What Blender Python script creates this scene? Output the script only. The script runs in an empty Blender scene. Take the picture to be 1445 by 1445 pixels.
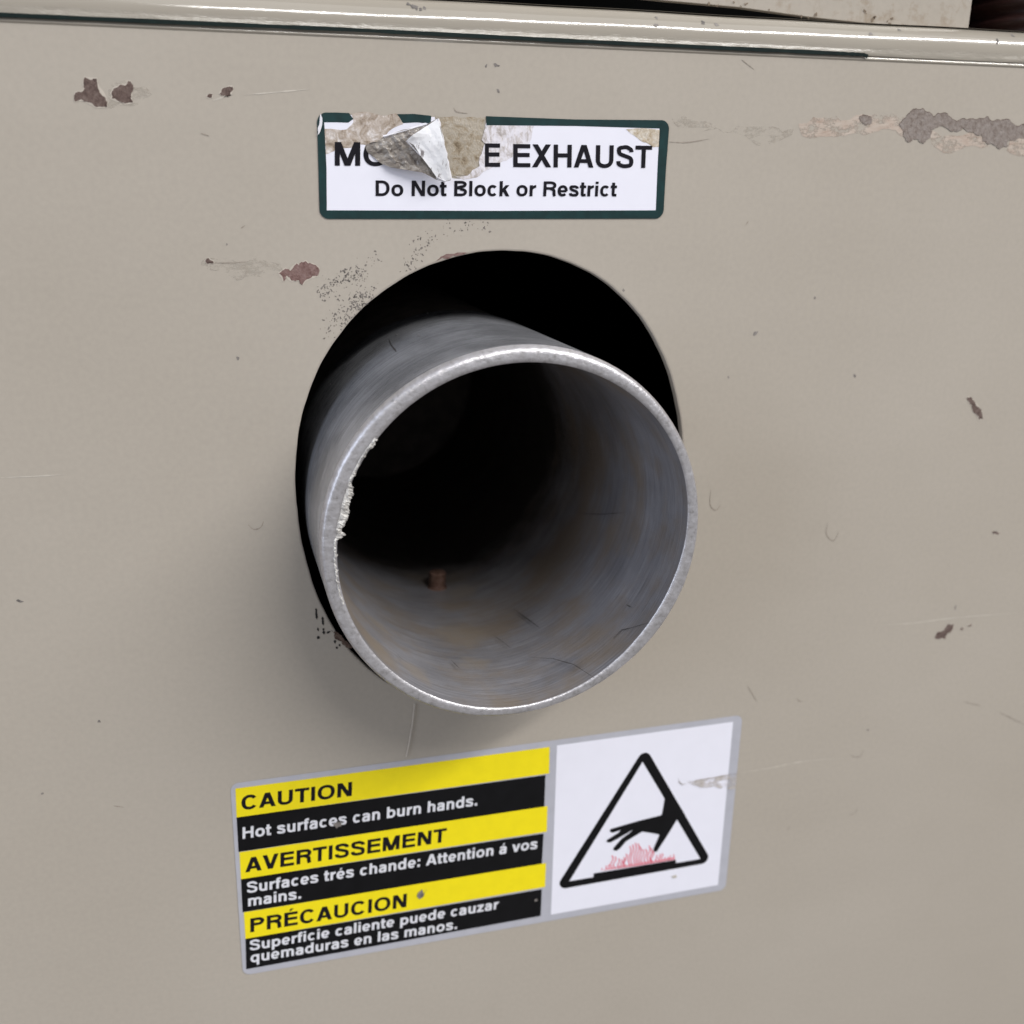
import bpy, bmesh, math, random
from mathutils import Vector, Matrix
from mathutils.geometry import tessellate_polygon, delaunay_2d_cdt
# outlines and positions in metres in the panel's plane (x, z), measured once
D = {"rust":{"R1":[[-0.067968,0.086963],[-0.065998,0.08677],[-0.065968,0.085749],[-0.064832,0.083725],[-0.064661,0.082177],[-0.066855,0.08225],[-0.06786,0.08287],[-0.070111,0.082939],[-0.069828,0.084357],[-0.068167,0.085044],[-0.06834,0.085933]],
"R2":[[-0.063679,0.084531],[-0.063065,0.085322],[-0.062211,0.08581],[-0.061136,0.085765],[-0.060658,0.086552],[-0.060209,0.086437],[-0.060318,0.084367],[-0.060165,0.083072],[-0.06141,0.082832],[-0.062723,0.083264],[-0.063767,0.083625]],
"R3":[[-0.044624,0.084939],[-0.044145,0.085745],[-0.042842,0.086179],[-0.04222,0.086145],[-0.042317,0.085534],[-0.042943,0.084641],[-0.044083,0.084557]],
"R4":[[-0.046911,0.084479],[-0.045902,0.084823],[-0.04608,0.08429],[-0.046927,0.084267]],
"R5":[[-0.035458,0.053022],[-0.034085,0.053864],[-0.033217,0.053424],[-0.031961,0.054842],[-0.031535,0.054409],[-0.030156,0.055254],[-0.029727,0.05482],[-0.028836,0.054667],[-0.027664,0.053993],[-0.028031,0.05235],[-0.029552,0.051937],[-0.030953,0.050799],[-0.031661,0.051677],[-0.03301,0.051552],[-0.034001,0.052573],[-0.034651,0.051432]],
"R6":[[-0.049361,0.055439],[-0.048753,0.055992],[-0.047939,0.055425],[-0.047826,0.055004],[-0.048829,0.05493]],
"S1":[[0.130576,0.021604],[0.131585,0.021733],[0.133073,0.020397],[0.134511,0.018997],[0.135839,0.017477],[0.136256,0.015992],[0.13509,0.015873],[0.134136,0.017265],[0.132729,0.018497],[0.131502,0.020293]],
"S2":[[0.13178,-0.041715],[0.132501,-0.040325],[0.134317,-0.040187],[0.135278,-0.03849],[0.137209,-0.03856],[0.137209,-0.039828],[0.135712,-0.041005],[0.135455,-0.042519],[0.132846,-0.042367]],
"S3":[[0.14199,-0.039533],[0.143046,-0.039175],[0.142942,-0.039835],[0.142281,-0.039899]],
"S4":[[0.13963,-0.040087],[0.140617,-0.040192],[0.140435,-0.040843]],
"S5":[[0.144831,-0.013845],[0.14703,-0.01421],[0.146819,-0.014638],[0.145302,-0.01439]]},
"big":{"G1":[[0.101655,0.082866],[0.103206,0.084104],[0.104296,0.085502],[0.10642,0.085897],[0.108474,0.085431],[0.110395,0.08451],[0.114841,0.084543],[0.11802,0.084337],[0.12251,0.084544],[0.126282,0.083925],[0.128963,0.084337],[0.131903,0.083516],[0.134921,0.083581],[0.139615,0.08361],[0.14022,0.080745],[0.135503,0.080729],[0.131183,0.080113],[0.13143,0.078861],[0.129236,0.078178],[0.125814,0.079125],[0.123585,0.081218],[0.12076,0.081693],[0.116221,0.081778],[0.11434,0.082266],[0.110368,0.08201],[0.110214,0.080261],[0.108642,0.079008],[0.105057,0.079295],[0.103115,0.080477]],
"G2":[[0.091379,0.084004],[0.092171,0.084429],[0.094616,0.083738],[0.094539,0.082781],[0.092379,0.082939]]},
"prim":{"P1":[[0.076532,0.082326],[0.080062,0.083911],[0.085443,0.084204],[0.089312,0.083618],[0.09511,0.08477],[0.101176,0.084571],[0.10503,0.085005],[0.105688,0.080873],[0.102679,0.080469],[0.095626,0.081195],[0.090125,0.080744],[0.085989,0.079983],[0.082204,0.080014],[0.077589,0.080332]],
"P2":[[0.108714,0.08128],[0.110397,0.081836],[0.121149,0.082053],[0.126666,0.079496],[0.125895,0.078697],[0.119956,0.078599],[0.110879,0.078941]],
"P3":[[0.131142,0.077957],[0.131648,0.080121],[0.140205,0.080817],[0.1408,0.077999]],
"P4":[[-0.06423,0.084387],[-0.061323,0.08666],[-0.057884,0.085733],[-0.056628,0.08447],[-0.058365,0.083381],[-0.060634,0.082409],[-0.063647,0.082072],[-0.064593,0.082049]],
"P5":[[-0.049696,0.055737],[-0.043986,0.055422],[-0.035192,0.054807],[-0.034585,0.053202],[-0.040109,0.052474],[-0.046804,0.053352],[-0.050452,0.054442]],
"P6":[[0.046334,0.082403],[0.052826,0.082276],[0.065308,0.08172],[0.075561,0.081374],[0.075345,0.080245],[0.062092,0.080268],[0.048889,0.080556]]},
"hole_rust":[[-0.003636,0.055048],[-0.002769,0.055864],[-0.001161,0.056354],[0.001321,0.05661],[0.002942,0.056505],[0.001073,0.056061],[-0.001163,0.055392]],
"low_rust":[[-0.027925,-0.022519],[-0.026569,-0.023359],[-0.025548,-0.024602],[-0.024357,-0.025871],[-0.023411,-0.027295],[-0.024727,-0.027147],[-0.025685,-0.02625],[-0.02663,-0.025095],[-0.027407,-0.023964]],
"soot_shade":[[[-0.03111,-0.017207],[-0.031086,-0.018574],[-0.031006,-0.01978]],[[-0.029824,-0.019217],[-0.029736,-0.020256],[-0.029711,-0.021292]],[[-0.02969,-0.021984],[-0.029643,-0.022854],[-0.029586,-0.023466]],[[-0.02901,-0.023269],[-0.028593,-0.023002],[-0.028181,-0.022838]],[[-0.030923,-0.02168],[-0.030797,-0.022557]],[[-0.03089,-0.023671],[-0.03087,-0.024368]],[[-0.027282,-0.025023],[-0.027231,-0.025902]],[[-0.026334,-0.026002],[-0.026194,-0.026719]],[[-0.02693,-0.026637],[-0.026866,-0.02717]]],
"scratch":[[[0.114127,-0.036444],[0.12475,-0.036972],[0.136815,-0.036838],[0.159653,-0.03757]],[[0.077701,-0.073711],[0.085818,-0.073685],[0.096348,-0.073157],[0.108356,-0.074077]],[[-0.090921,0.015687],[-0.084516,0.015558],[-0.078642,0.015609]],[[0.045811,0.078313],[0.050688,0.078261],[0.055553,0.079037]],[[-0.040166,0.084829],[-0.034274,0.085477],[-0.028301,0.086134]],[[-0.046014,0.08371],[-0.042095,0.084895]],[[0.095166,-0.007645],[0.095131,-0.010536],[0.097367,-0.012356],[0.098683,-0.010091]],[[0.06243,0.003121],[0.062563,-0.000652],[0.064173,-0.002148],[0.065363,-0.000853]],[[0.110192,-0.073072],[0.111654,-0.074135],[0.113649,-0.074213],[0.114278,-0.072388]],[[0.112529,-0.092081],[0.114075,-0.091893],[0.115008,-0.090495]],[[0.092043,-0.054295],[0.09256,-0.055165],[0.094067,-0.05556]],[[-0.044465,0.002743],[-0.043368,0.001584],[-0.041884,0.001929],[-0.041222,0.003261]],[[0.065887,0.06177],[0.066493,0.062648]],[[0.061757,0.094392],[0.064897,0.092627]],[[-0.048586,0.078107],[-0.047081,0.07765]],[[-0.048019,0.055069],[-0.044011,0.055029],[-0.041301,0.055265]],[[-0.077153,-0.058471],[-0.074996,-0.059173]],[[0.077169,-0.049055],[0.080265,-0.053783]],[[0.094247,-0.092333],[0.093315,-0.093708]],[[-0.04227,0.061395],[-0.041436,0.061909]],[[-3.9e-05,0.083666],[0.000679,0.082919],[0.002844,0.082715]],[[0.15729,-0.066941],[0.166664,-0.071915]],[[0.144685,-0.062077],[0.150635,-0.064128]]],
"speck":[[0.009057,0.086966],[0.00654,0.091309],[-0.090386,-0.009657],[-0.078054,-0.038018],[-0.04448,0.036968],[0.070621,0.03867],[0.064714,0.029055],[0.146149,-0.01403],[0.136959,-0.033865],[0.008561,0.091504],[0.094589,0.096107],[0.115001,-0.066576],[-0.091105,-0.053291],[0.037844,0.048503],[-0.045128,0.05843],[0.085046,0.046159],[0.097907,0.028124]],
"hole":[0.010421,0.006028],
"hole_f":[0.0481664,-8.15e-05,-8.6e-05,-0.0032807,-0.0002198,5.86e-05,0.0001642,-0.0003277,-0.0002217,2.1e-05,1.71e-05],
"fleck":[[-0.02527,0.04961],[-0.02576,0.04921],[-0.01909,0.05361],[-0.02659,0.05013],[-0.02593,0.04932],[-0.01874,0.05359],[-0.02051,0.0517],[-0.02247,0.05312],[-0.01902,0.05184],[-0.02242,0.05186],[-0.02227,0.05016],[-0.0207,0.05257],[-0.02108,0.05309],[-0.02106,0.05242],[-0.02303,0.05138],[-0.02527,0.05072],[-0.02769,0.04925],[-0.02392,0.05122],[-0.01849,0.0517],[-0.02653,0.0503],[-0.02488,0.05135],[-0.02268,0.05161],[-0.02703,0.04764],[-0.02242,0.05095],[-0.02653,0.04963],[-0.0201,0.05304],[-0.02119,0.0521],[-0.02416,0.05068],[-0.02334,0.05124],[-0.02071,0.05189],[-0.02358,0.05045],[-0.01916,0.05233],[-0.02666,0.04763],[-0.02492,0.05039],[-0.01938,0.0522],[-0.02673,0.04873],[-0.02175,0.05167],[-0.0237,0.04856],[-0.02802,0.04957],[-0.0235,0.05094],[-0.02602,0.05],[-0.02431,0.04935],[-0.02062,0.05236],[-0.02574,0.04968],[-0.02561,0.05034],[-0.02631,0.04925],[-0.02023,0.05153],[-0.02172,0.05296],[-0.02315,0.0509],[-0.01851,0.05336],[-0.0258,0.05176],[-0.02179,0.05256],[-0.02231,0.05231],[-0.0192,0.05248],[-0.01786,0.05268],[-0.02694,0.04902],[-0.01917,0.05266],[-0.02702,0.05035],[-0.02072,0.05233],[-0.02747,0.04857],[-0.01892,0.05146],[-0.02015,0.05289],[-0.01962,0.05131],[-0.02405,0.0514],[-0.02398,0.05114],[-0.02808,0.04922],[-0.02041,0.05264],[-0.02469,0.05162],[-0.02672,0.04975],[-0.02771,0.04927],[-0.02108,0.05176],[-0.02332,0.05123],[-0.0279,0.05035],[-0.02485,0.05068],[-0.01948,0.05157],[-0.0267,0.04846],[-0.02411,0.05136],[-0.0198,0.052],[-0.02413,0.0504],[-0.0197,0.05247],[-0.02615,0.05079],[-0.02183,0.05197],[-0.02537,0.0507],[-0.01994,0.05226],[-0.02239,0.05227],[-0.0213,0.05208],[-0.0244,0.05148],[-0.02288,0.05147],[-0.02177,0.05137],[-0.02626,0.04917],[-0.01994,0.05088],[-0.02537,0.05108],[-0.02175,0.05121],[-0.0189,0.05141],[-0.02522,0.05044],[-0.02605,0.04905],[-0.01998,0.05404],[-0.02721,0.05001],[-0.0216,0.05194],[-0.0182,0.05168],[-0.02189,0.05288],[-0.02106,0.05074],[-0.02573,0.05182],[-0.02185,0.05145],[-0.02692,0.05241],[-0.02039,0.05196],[-0.02075,0.0516],[-0.02715,0.04772],[-0.02227,0.05239],[-0.01953,0.05273],[-0.02481,0.04927],[-0.02005,0.0528],[-0.02699,0.04857],[-0.01835,0.0532],[-0.02649,0.04886],[-0.01855,0.05127],[-0.02372,0.05244],[-0.02613,0.05032],[-0.02624,0.049],[-0.02448,0.04839],[-0.02453,0.05115],[-0.02241,0.05359],[-0.02011,0.05333],[-0.02185,0.05285],[-0.0227,0.05001],[-0.02326,0.05096],[-0.02003,0.05163],[-0.02136,0.05237],[-0.02476,0.05073],[-0.01798,0.05213],[-0.0257,0.04828],[-0.02041,0.05141],[-0.02384,0.0516],[-0.01924,0.05237],[-0.01879,0.05267],[-0.01971,0.05322],[-0.02803,0.05035],[-0.02631,0.0518],[-0.02152,0.0513],[-0.02498,0.05105],[-0.02445,0.05115],[-0.02416,0.05199],[-0.01892,0.05311],[-0.02241,0.0525],[-0.01904,0.05219],[-0.02252,0.05199],[-0.02263,0.05106],[-0.02669,0.05057],[-0.02012,0.05051],[-0.0205,0.05236],[-0.01723,0.05571],[-0.02402,0.05276],[-0.01954,0.05368],[-0.01608,0.05637],[-0.02234,0.0531],[-0.02554,0.0517],[-0.01698,0.05529],[-0.01768,0.05575],[-0.02026,0.05397],[-0.01559,0.05534],[-0.01822,0.05435],[-0.01701,0.05419],[-0.02212,0.05354],[-0.0223,0.05209],[-0.02299,0.05332],[-0.01503,0.05505],[-0.02136,0.05375],[-0.01645,0.05513],[-0.02331,0.0533],[-0.02272,0.05186],[-0.02259,0.05305],[-0.01991,0.05567],[-0.02324,0.05316],[-0.01652,0.05459],[-0.02255,0.05305],[-0.02237,0.0521],[-0.02023,0.05298],[-0.02234,0.05153],[-0.01628,0.05697],[-0.02274,0.05333],[-0.01799,0.05493],[-0.02193,0.0527],[-0.01996,0.05453],[-0.01682,0.05581],[-0.02356,0.05226],[-0.0095,0.05482],[-0.00747,0.0565],[-0.00603,0.05773],[-0.00796,0.0554],[-0.0055,0.05803],[-0.00782,0.05508],[-0.00853,0.05549],[-0.00797,0.05355],[-0.00672,0.05752],[-0.01035,0.05557],[-0.00692,0.0564],[-0.01002,0.05484],[-0.00722,0.05711],[-0.00796,0.05634],[-0.00939,0.05254],[-0.00857,0.05496],[-0.00995,0.05314],[-0.0057,0.05708],[-0.00946,0.05393],[-0.00862,0.05553],[-0.00956,0.05421],[-0.00734,0.05977],[-0.00958,0.05486],[-0.0089,0.05456],[-0.0082,0.05385],[-0.00777,0.05714],[-0.0112,0.053],[-0.00977,0.05427],[-0.00499,0.05785],[-0.00885,0.0549],[-0.00668,0.0577],[-0.00986,0.05321],[-0.0076,0.05618],[-0.00419,0.05869],[-0.00755,0.05514],[-0.00453,0.05909],[-0.00963,0.05505],[-0.01024,0.05436],[-0.00802,0.0572],[-0.00584,0.05714],[-0.00828,0.05302],[-0.00898,0.05467],[-0.00643,0.05615],[-0.00911,0.05343],[-0.00696,0.05813],[-0.0096,0.05407],[-0.00825,0.05666],[-0.0066,0.05633],[-0.00789,0.05752],[-0.00669,0.055],[-0.00696,0.05927],[-0.00838,0.0555],[-0.0089,0.0545],[-0.00979,0.05431],[-0.00878,0.05605],[-0.0053,0.05904],[-0.00555,0.05795],[-0.00454,0.05906],[0.00647,0.06162],[-0.0,0.06042],[0.00634,0.06142],[-0.0021,0.06135],[-0.00745,0.05919],[-0.00527,0.05851],[-0.00223,0.0617],[0.00654,0.06117],[0.00285,0.06136],[0.00238,0.0619],[0.00502,0.06121],[-0.00208,0.06012],[-0.00501,0.05955],[-0.00838,0.05874],[0.00387,0.06195],[0.00247,0.06187],[0.00759,0.06059],[0.00708,0.06185],[0.00118,0.06089],[0.00423,0.06218],[0.00596,0.061],[-0.00746,0.05926],[0.00189,0.06082],[-0.0008,0.06133],[-0.00383,0.05985],[-0.00694,0.05917],[0.00237,0.0623],[0.00292,0.06101],[-0.00351,0.05915],[-0.00126,0.06293],[0.00415,0.06359],[0.00616,0.06249],[-0.00085,0.06231],[0.00564,0.06291],[-0.00547,0.06033],[0.00148,0.06116],[0.00719,0.06229],[-0.00757,0.0598],[-0.00586,0.0607],[0.00015,0.06081],[-0.00925,0.05819],[0.00151,0.05983],[-0.00835,0.05899],[-0.00829,0.05689],[-0.00458,0.05965],[-0.00458,0.06089],[0.00314,0.06177],[0.00171,0.06084],[-0.00692,0.05944],[0.00312,0.06196],[-0.00577,0.0587],[-0.00135,0.05984],[0.00247,0.06241],[0.00336,0.06256],[-0.00141,0.06229],[-0.02512,0.04129],[-0.02382,0.04522],[-0.02412,0.04541],[-0.02578,0.04349],[-0.02696,0.04033],[-0.02362,0.0441],[-0.02232,0.04464],[-0.02088,0.04713],[-0.0265,0.04425],[-0.02348,0.04307],[-0.02368,0.04435],[-0.02609,0.04155],[-0.02505,0.04267],[-0.02289,0.04421],[-0.02481,0.04262],[-0.02703,0.04029],[-0.02779,0.04216],[-0.02519,0.04416],[-0.02169,0.04706],[-0.02381,0.04585],[-0.02543,0.04379],[-0.02412,0.04421],[-0.02708,0.04383],[-0.02607,0.04204],[-0.02388,0.04771],[-0.02478,0.04388],[-0.02408,0.04789],[-0.02403,0.04676],[-0.02149,0.04632],[-0.02576,0.04575],[-0.02613,0.04225],[-0.02453,0.04284],[-0.02482,0.04494],[-0.02519,0.04515],[-0.02683,0.04234],[-0.02585,0.04169],[-0.02218,0.04464],[-0.02657,0.04133],[-0.02349,0.0467],[-0.02575,0.04262],[-0.02563,0.04281],[-0.0249,0.04464],[-0.02279,0.04442],[-0.02279,0.0464],[-0.02482,0.04408],[-0.02273,0.04483],[-0.02457,0.04501],[-0.02393,0.04587],[-0.02447,0.04389],[-0.02117,0.0469],[-0.02209,0.04476],[-0.02496,0.04042],[-0.02301,0.0476],[-0.02163,0.04873],[-0.0244,0.04357],[-0.0233,0.04617],[-0.02622,0.04055],[-0.02348,0.04316],[-0.02491,0.04352],[-0.02263,0.04366],[-0.02066,0.04477],[-0.02026,0.04648],[-0.01975,0.04614],[-0.01814,0.04809],[-0.02169,0.04589],[-0.0175,0.04882],[-0.01946,0.04904],[-0.02218,0.04566],[-0.02003,0.04593],[-0.02247,0.04497],[-0.02087,0.04672],[-0.02099,0.04556],[-0.01654,0.04976],[-0.02269,0.04309],[-0.02148,0.04418],[-0.02063,0.04628],[-0.01968,0.04672],[-0.0205,0.04601],[-0.02281,0.04378],[-0.01834,0.04814],[-0.01878,0.04684],[-0.01755,0.04824],[-0.02292,0.04548],[-0.01683,0.048],[-0.0225,0.04409],[-0.02246,0.04493],[-0.02146,0.04581],[-0.01839,0.05007],[-0.01873,0.04696],[-0.0171,0.0502],[-0.01846,0.04679],[-0.01837,0.04901],[-0.02346,0.04253],[-0.01888,0.04739],[-0.02098,0.04673],[-0.02005,0.04613],[-0.01823,0.04687],[-0.0218,0.04412],[-0.01875,0.04726],[-0.02232,0.04484],[-0.02257,0.04393],[-0.02194,0.0444],[-0.01952,0.04837],[-0.01676,0.04818],[-0.0213,0.04514],[-0.01906,0.04675],[-0.02374,0.04268],[-0.01998,0.04749],[-0.02141,0.04414],[-0.02327,0.0438],[-0.02269,0.04387],[-0.01815,0.04861],[-0.02118,0.04433],[-0.02267,0.04457],[-0.02044,0.04697],[-0.01985,0.04627],[-0.01715,0.04789],[-0.01998,0.04643],[-0.01622,0.0498],[-0.01964,0.04656],[-0.02065,0.04816],[-0.01661,0.04999],[-0.01747,0.04811],[-0.02039,0.04747],[-0.01857,0.04825],[-0.02,0.04592],[-0.0235,0.04169],[-0.0192,0.04737],[-0.01705,0.04781],[-0.02213,0.04367],[-0.02181,0.04417],[-0.01713,0.04957],[-0.02136,0.04637],[-0.0167,0.05001],[-0.01938,0.04584],[-0.01985,0.04576],[-0.02257,0.04379],[-0.02137,0.04702],[-0.02337,0.04302],[-0.02017,0.04685],[-0.0169,0.04849],[-0.02011,0.04665],[-0.02226,0.04352],[-0.0173,0.04763],[-0.02363,0.04191],[-0.01901,0.04672],[-0.01583,0.05078],[-0.01834,0.04826],[-0.01744,0.04926],[-0.02235,0.04406],[-0.01824,0.04841],[-0.0231,0.04305],[-0.01676,0.04945],[-0.01889,0.04696],[-0.01914,0.04649],[-0.01771,0.04818],[-0.02046,0.04588],[-0.02073,0.04614],[-0.01856,0.04963],[-0.01927,0.04694],[-0.02035,0.0473],[-0.0207,0.04828],[-0.02163,0.04803],[-0.02024,0.04559],[-0.01986,0.04904],[-0.02119,0.04703],[-0.0207,0.04846],[-0.02087,0.04817],[-0.02021,0.04829],[-0.02094,0.04673],[-0.01964,0.04664],[-0.02176,0.04863],[-0.02015,0.04734],[-0.01945,0.04823],[-0.02088,0.04824],[-0.01806,0.0491],[-0.01927,0.04864],[-0.01999,0.04906],[-0.02003,0.04922],[-0.02028,0.04931],[-0.02098,0.04626],[-0.02011,0.04628],[-0.02017,0.04804],[-0.01988,0.04738],[-0.02161,0.04647],[-0.01943,0.04803],[-0.01865,0.04892],[-0.01929,0.04864],[-0.02091,0.04755],[-0.02069,0.04734],[-0.01977,0.04976],[-0.022,0.04595],[-0.01986,0.04797],[-0.02019,0.04701],[-0.01966,0.04767],[-0.01905,0.0474],[-0.02159,0.04738],[-0.02154,0.04902],[-0.02026,0.0467],[-0.01895,0.04856],[-0.02123,0.04728],[-0.01934,0.05033],[-0.01903,0.04807],[-0.02172,0.04783],[-0.01989,0.04582],[-0.02037,0.04825],[-0.02031,0.0482],[-0.02046,0.04865],[-0.02126,0.04782],[-0.02052,0.0462]],
"rin_f":[0.0352761,0.0002253,2.99e-05,-3.38e-05,0.0002511,-5.8e-06,0.0002527,3.98e-05,8.72e-05],
"rout_f":[0.0379218,-1.96e-05,0.000368,0.0001278,-5.24e-05,3.3e-06,5.61e-05,1.83e-05,-0.0001217],
"burr":[[2.4562,0.034955],[2.5061,0.034826],[2.5709,0.035105],[2.6468,0.035154],[2.6747,0.034971],[2.7205,0.03523],[2.7437,0.034609],[2.7441,0.034226],[2.7805,0.033966],[2.8279,0.03396],[2.8691,0.033717],[2.9118,0.033666],[2.9512,0.033891],[3.0141,0.033413],[2.9991,0.034434],[3.0498,0.035102],[3.091,0.035261],[3.1326,0.035095],[-3.1012,0.035338],[-3.0581,0.035115],[-3.0073,0.035222],[-2.9367,0.03515],[-2.8545,0.035084]],
"ctr":[0.004669,-0.028997,0.00278],
"e1":[0.999161,-0.040953,0.0],
"e2":[-0.001884,-0.045954,0.998942],
"n":[-0.040909,-0.998104,-0.045993],
"bolt":[-91.57658896314913,-0.0670116362957975],
"camR":[[0.96468634,-0.26338756,-0.00269354],[-0.08246762,-0.29230341,-0.95276325],[0.25015866,0.91933982,-0.30370206]],
"camC":[-0.0589328,-0.2095063,0.0607835],
"lens":36.14644778686152,"shift":[0.06496365218222704,0.045603972303137105],
"gz":0.0960124543830607,"in_scr":[[[-1.3048,0.039,0.0347],[-1.1822,0.04354,0.0347],[-1.0992,0.04963,0.0347],[-1.0497,0.05808,0.0347]],[[-0.8141,0.05068,0.0347],[-0.7363,0.05071,0.0347],[-0.5874,0.05679,0.0347]],[[-1.8057,0.03634,0.0347],[-1.7907,0.0385,0.0347],[-1.7761,0.04065,0.0347]],[[-0.6056,0.04568,0.0347],[-0.5926,0.04833,0.0347]],[[-1.4261,0.02388,0.0347],[-1.3719,0.03257,0.0347]],[[-1.1943,0.01484,0.0347],[-1.1256,0.02935,0.0347]],[[-2.245,0.04451,0.0347],[-2.2093,0.04606,0.0347]],[[-0.3603,0.00433,0.0347],[-0.2618,0.01564,0.0347],[-0.1378,0.02786,0.0347]]],
"in_spots":[[-1.6148,0.02089,0.0075],[-2.2991,0.03036,0.004],[-1.4574,-0.00453,0.006],[-2.4096,0.05058,0.007],[-2.132,0.04769,0.005],[-1.6404,0.03571,0.004]],
"out_scr":[[[2.0468,0.0148,0.0381],[2.0659,0.02087,0.0381],[2.0764,0.02866,0.0381],[2.0828,0.03677,0.0381]],[[2.216,0.04037,0.0381],[2.1918,0.04084,0.0381]],[[2.1652,0.047,0.0381],[2.1545,0.05433,0.0381]],[[2.8212,0.04899,0.0381],[2.8035,0.05523,0.0381]],[[2.5885,0.03752,0.0381],[2.6069,0.04206,0.0381]]],
"out_dot":[[[1.9148,0.02366,0.0381],[1.9072,0.02441,0.0381],[1.9168,0.02592,0.0381],[1.9231,0.0253,0.0381]],[[1.9173,0.00885,0.0381],[1.9109,0.00924,0.0381],[1.9176,0.01049,0.0381]],[[1.9947,0.01388,0.0381],[1.9873,0.01449,0.0381],[1.9953,0.0156,0.0381]],[[2.4786,0.00898,0.0381],[2.4694,0.01031,0.0381],[2.4754,0.01112,0.0381]],[[1.7303,0.00043,0.0381],[1.7237,0.00112,0.0381],[1.7361,0.00294,0.0381]]],
"coverdirt":[[0.05666,0.10561,0.0003875455908733202],[0.05865,0.10531,0.0003533791288249893],[0.06237,0.10615,0.0002470782804032995],[0.06409,0.10543,0.0002877106351271245],[0.06521,0.10588,0.00044551752328618303],[0.0786,0.10421,0.00036004066776154945],[0.08035,0.10402,0.0002731881273552319],[0.08202,0.1045,0.0005270223125080643],[0.09433,0.10574,0.0004187360181905896],[0.09394,0.106,0.0003380354881279652],[0.09648,0.10445,0.0005886048143554077],[0.09678,0.10488,0.00041500057543672497],[0.10012,0.10419,0.0002610058908845642],[0.10111,0.10479,0.0003915724878197264],[0.10072,0.1038,0.00030596717241121885],[0.10444,0.10326,0.0005382137239123417],[0.10904,0.10317,0.0005117231395587995],[0.07083,0.10507,0.00023010915769879704]],
"weld":[0.09168,0.10438],
"LA":{"outer":[[-0.026864,0.082179],[0.046236,0.082415],[0.046075,0.063154],[-0.027091,0.063083]],
"inner":[[-0.025543,0.080476],[0.044082,0.080812],[0.044272,0.064817],[-0.025644,0.064665]],
"top_left_end":[-0.019916,0.081175],
"mid":[[-0.011352,0.082231],[-0.004582,0.082094],[-0.00472,0.080717],[-0.010269,0.080665]],
"right_start":[0.006553,0.082053],
"gap":[[-0.003813,0.082181],[-8e-05,0.08213],[0.003298,0.08207],[0.006573,0.082053],[0.00607,0.079436],[0.005821,0.077792],[0.00676,0.076397],[0.005445,0.075196],[0.005194,0.073296],[0.002687,0.071174],[-0.00061,0.071141],[-0.00191,0.074618],[-0.003179,0.080865]],
"res1":[[-0.025617,0.079301],[-0.02133,0.079299],[-0.019933,0.080613],[-0.020257,0.08211],[-0.016051,0.082255],[-0.011551,0.082362],[-0.010259,0.08128],[-0.010196,0.080484],[-0.013637,0.078474],[-0.01468,0.076739],[-0.018187,0.076679],[-0.019441,0.076384],[-0.023926,0.0754],[-0.025547,0.074784]],
"res2":[[0.006646,0.080614],[0.011472,0.08067],[0.016571,0.080707],[0.015832,0.077734],[0.013706,0.076033],[0.01211,0.074817],[0.009706,0.07383],[0.007578,0.07261],[0.004659,0.070906],[0.002007,0.070523],[-0.000236,0.071097],[0.002799,0.071246],[0.005308,0.07306],[0.005296,0.07472],[0.005947,0.076148],[0.006413,0.077333],[0.005667,0.077907],[0.006233,0.079673]],
"res3":[[0.036537,0.080482],[0.038709,0.08072],[0.044103,0.080531],[0.044232,0.077243],[0.042988,0.077193],[0.040445,0.078161],[0.037719,0.079655]],
"sliver":[[-0.026168,0.081969],[-0.025914,0.08104],[-0.026007,0.07992],[-0.026625,0.07845],[-0.02706,0.077925],[-0.026803,0.079456]],
"text":{"MO":[[-0.023798,0.072803],[-0.013451,0.072879],[-0.023647,0.077049]],
"E":[[0.006408,0.072963],[0.00959,0.072988],[0.006368,0.077303]],
"EXHAUST":[[0.01236,0.072981],[0.042696,0.073152],[0.012282,0.077287]],
"Do Not Block or Restrict":[[-0.015932,0.067342],[0.035083,0.067537],[-0.015864,0.070211]]},
"flap":[[-0.017708,-0.0001,0.07668],[-0.015884,-0.001,0.076987],[-0.014404,-0.0012,0.078023],[-0.011101,-0.0022,0.079185],[-0.006255,-0.003,0.080257],[-0.004418,-0.0042,0.081247],[-0.003849,-0.0044,0.079778],[-0.003172,-0.0042,0.077086],[-0.002378,-0.0036,0.074157],[-0.001223,-0.0022,0.070279],[-0.002468,-0.002,0.069994],[-0.004151,-0.002,0.070379],[-0.005103,-0.0022,0.07083],[-0.006944,-0.0024,0.071618],[-0.009878,-0.0019,0.072075],[-0.013007,-0.0012,0.072539],[-0.014881,-0.0006,0.073359],[-0.016795,-0.0003,0.074848],[-0.018216,-5e-05,0.075989]],
"white":[[-0.010455,-0.0036,0.077229],[-0.009382,-0.0044,0.078202],[-0.006513,-0.004,0.07987],[-0.004472,-0.0044,0.08116],[-0.003331,-0.0046,0.077053],[-0.002488,-0.004,0.074085],[-0.001386,-0.0026,0.070331],[-0.002475,-0.0025,0.070067],[-0.004333,-0.0027,0.070814],[-0.005556,-0.003,0.072299],[-0.007647,-0.0033,0.074676],[-0.008912,-0.0034,0.076476]]},
"LB":{"outer":[[-0.052006,-0.056922],[0.076414,-0.05694],[0.07622,-0.109001],[-0.052371,-0.108483]],
"bars":[[[-0.05096,-0.058238],[0.024084,-0.058561],[0.024174,-0.065789],[-0.051161,-0.065588]],[[-0.051088,-0.074715],[0.024,-0.07486],[0.024019,-0.082093],[-0.051209,-0.081882]],[[-0.051108,-0.090945],[0.024089,-0.091215],[0.024029,-0.098219],[-0.051167,-0.098292]]],
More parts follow.
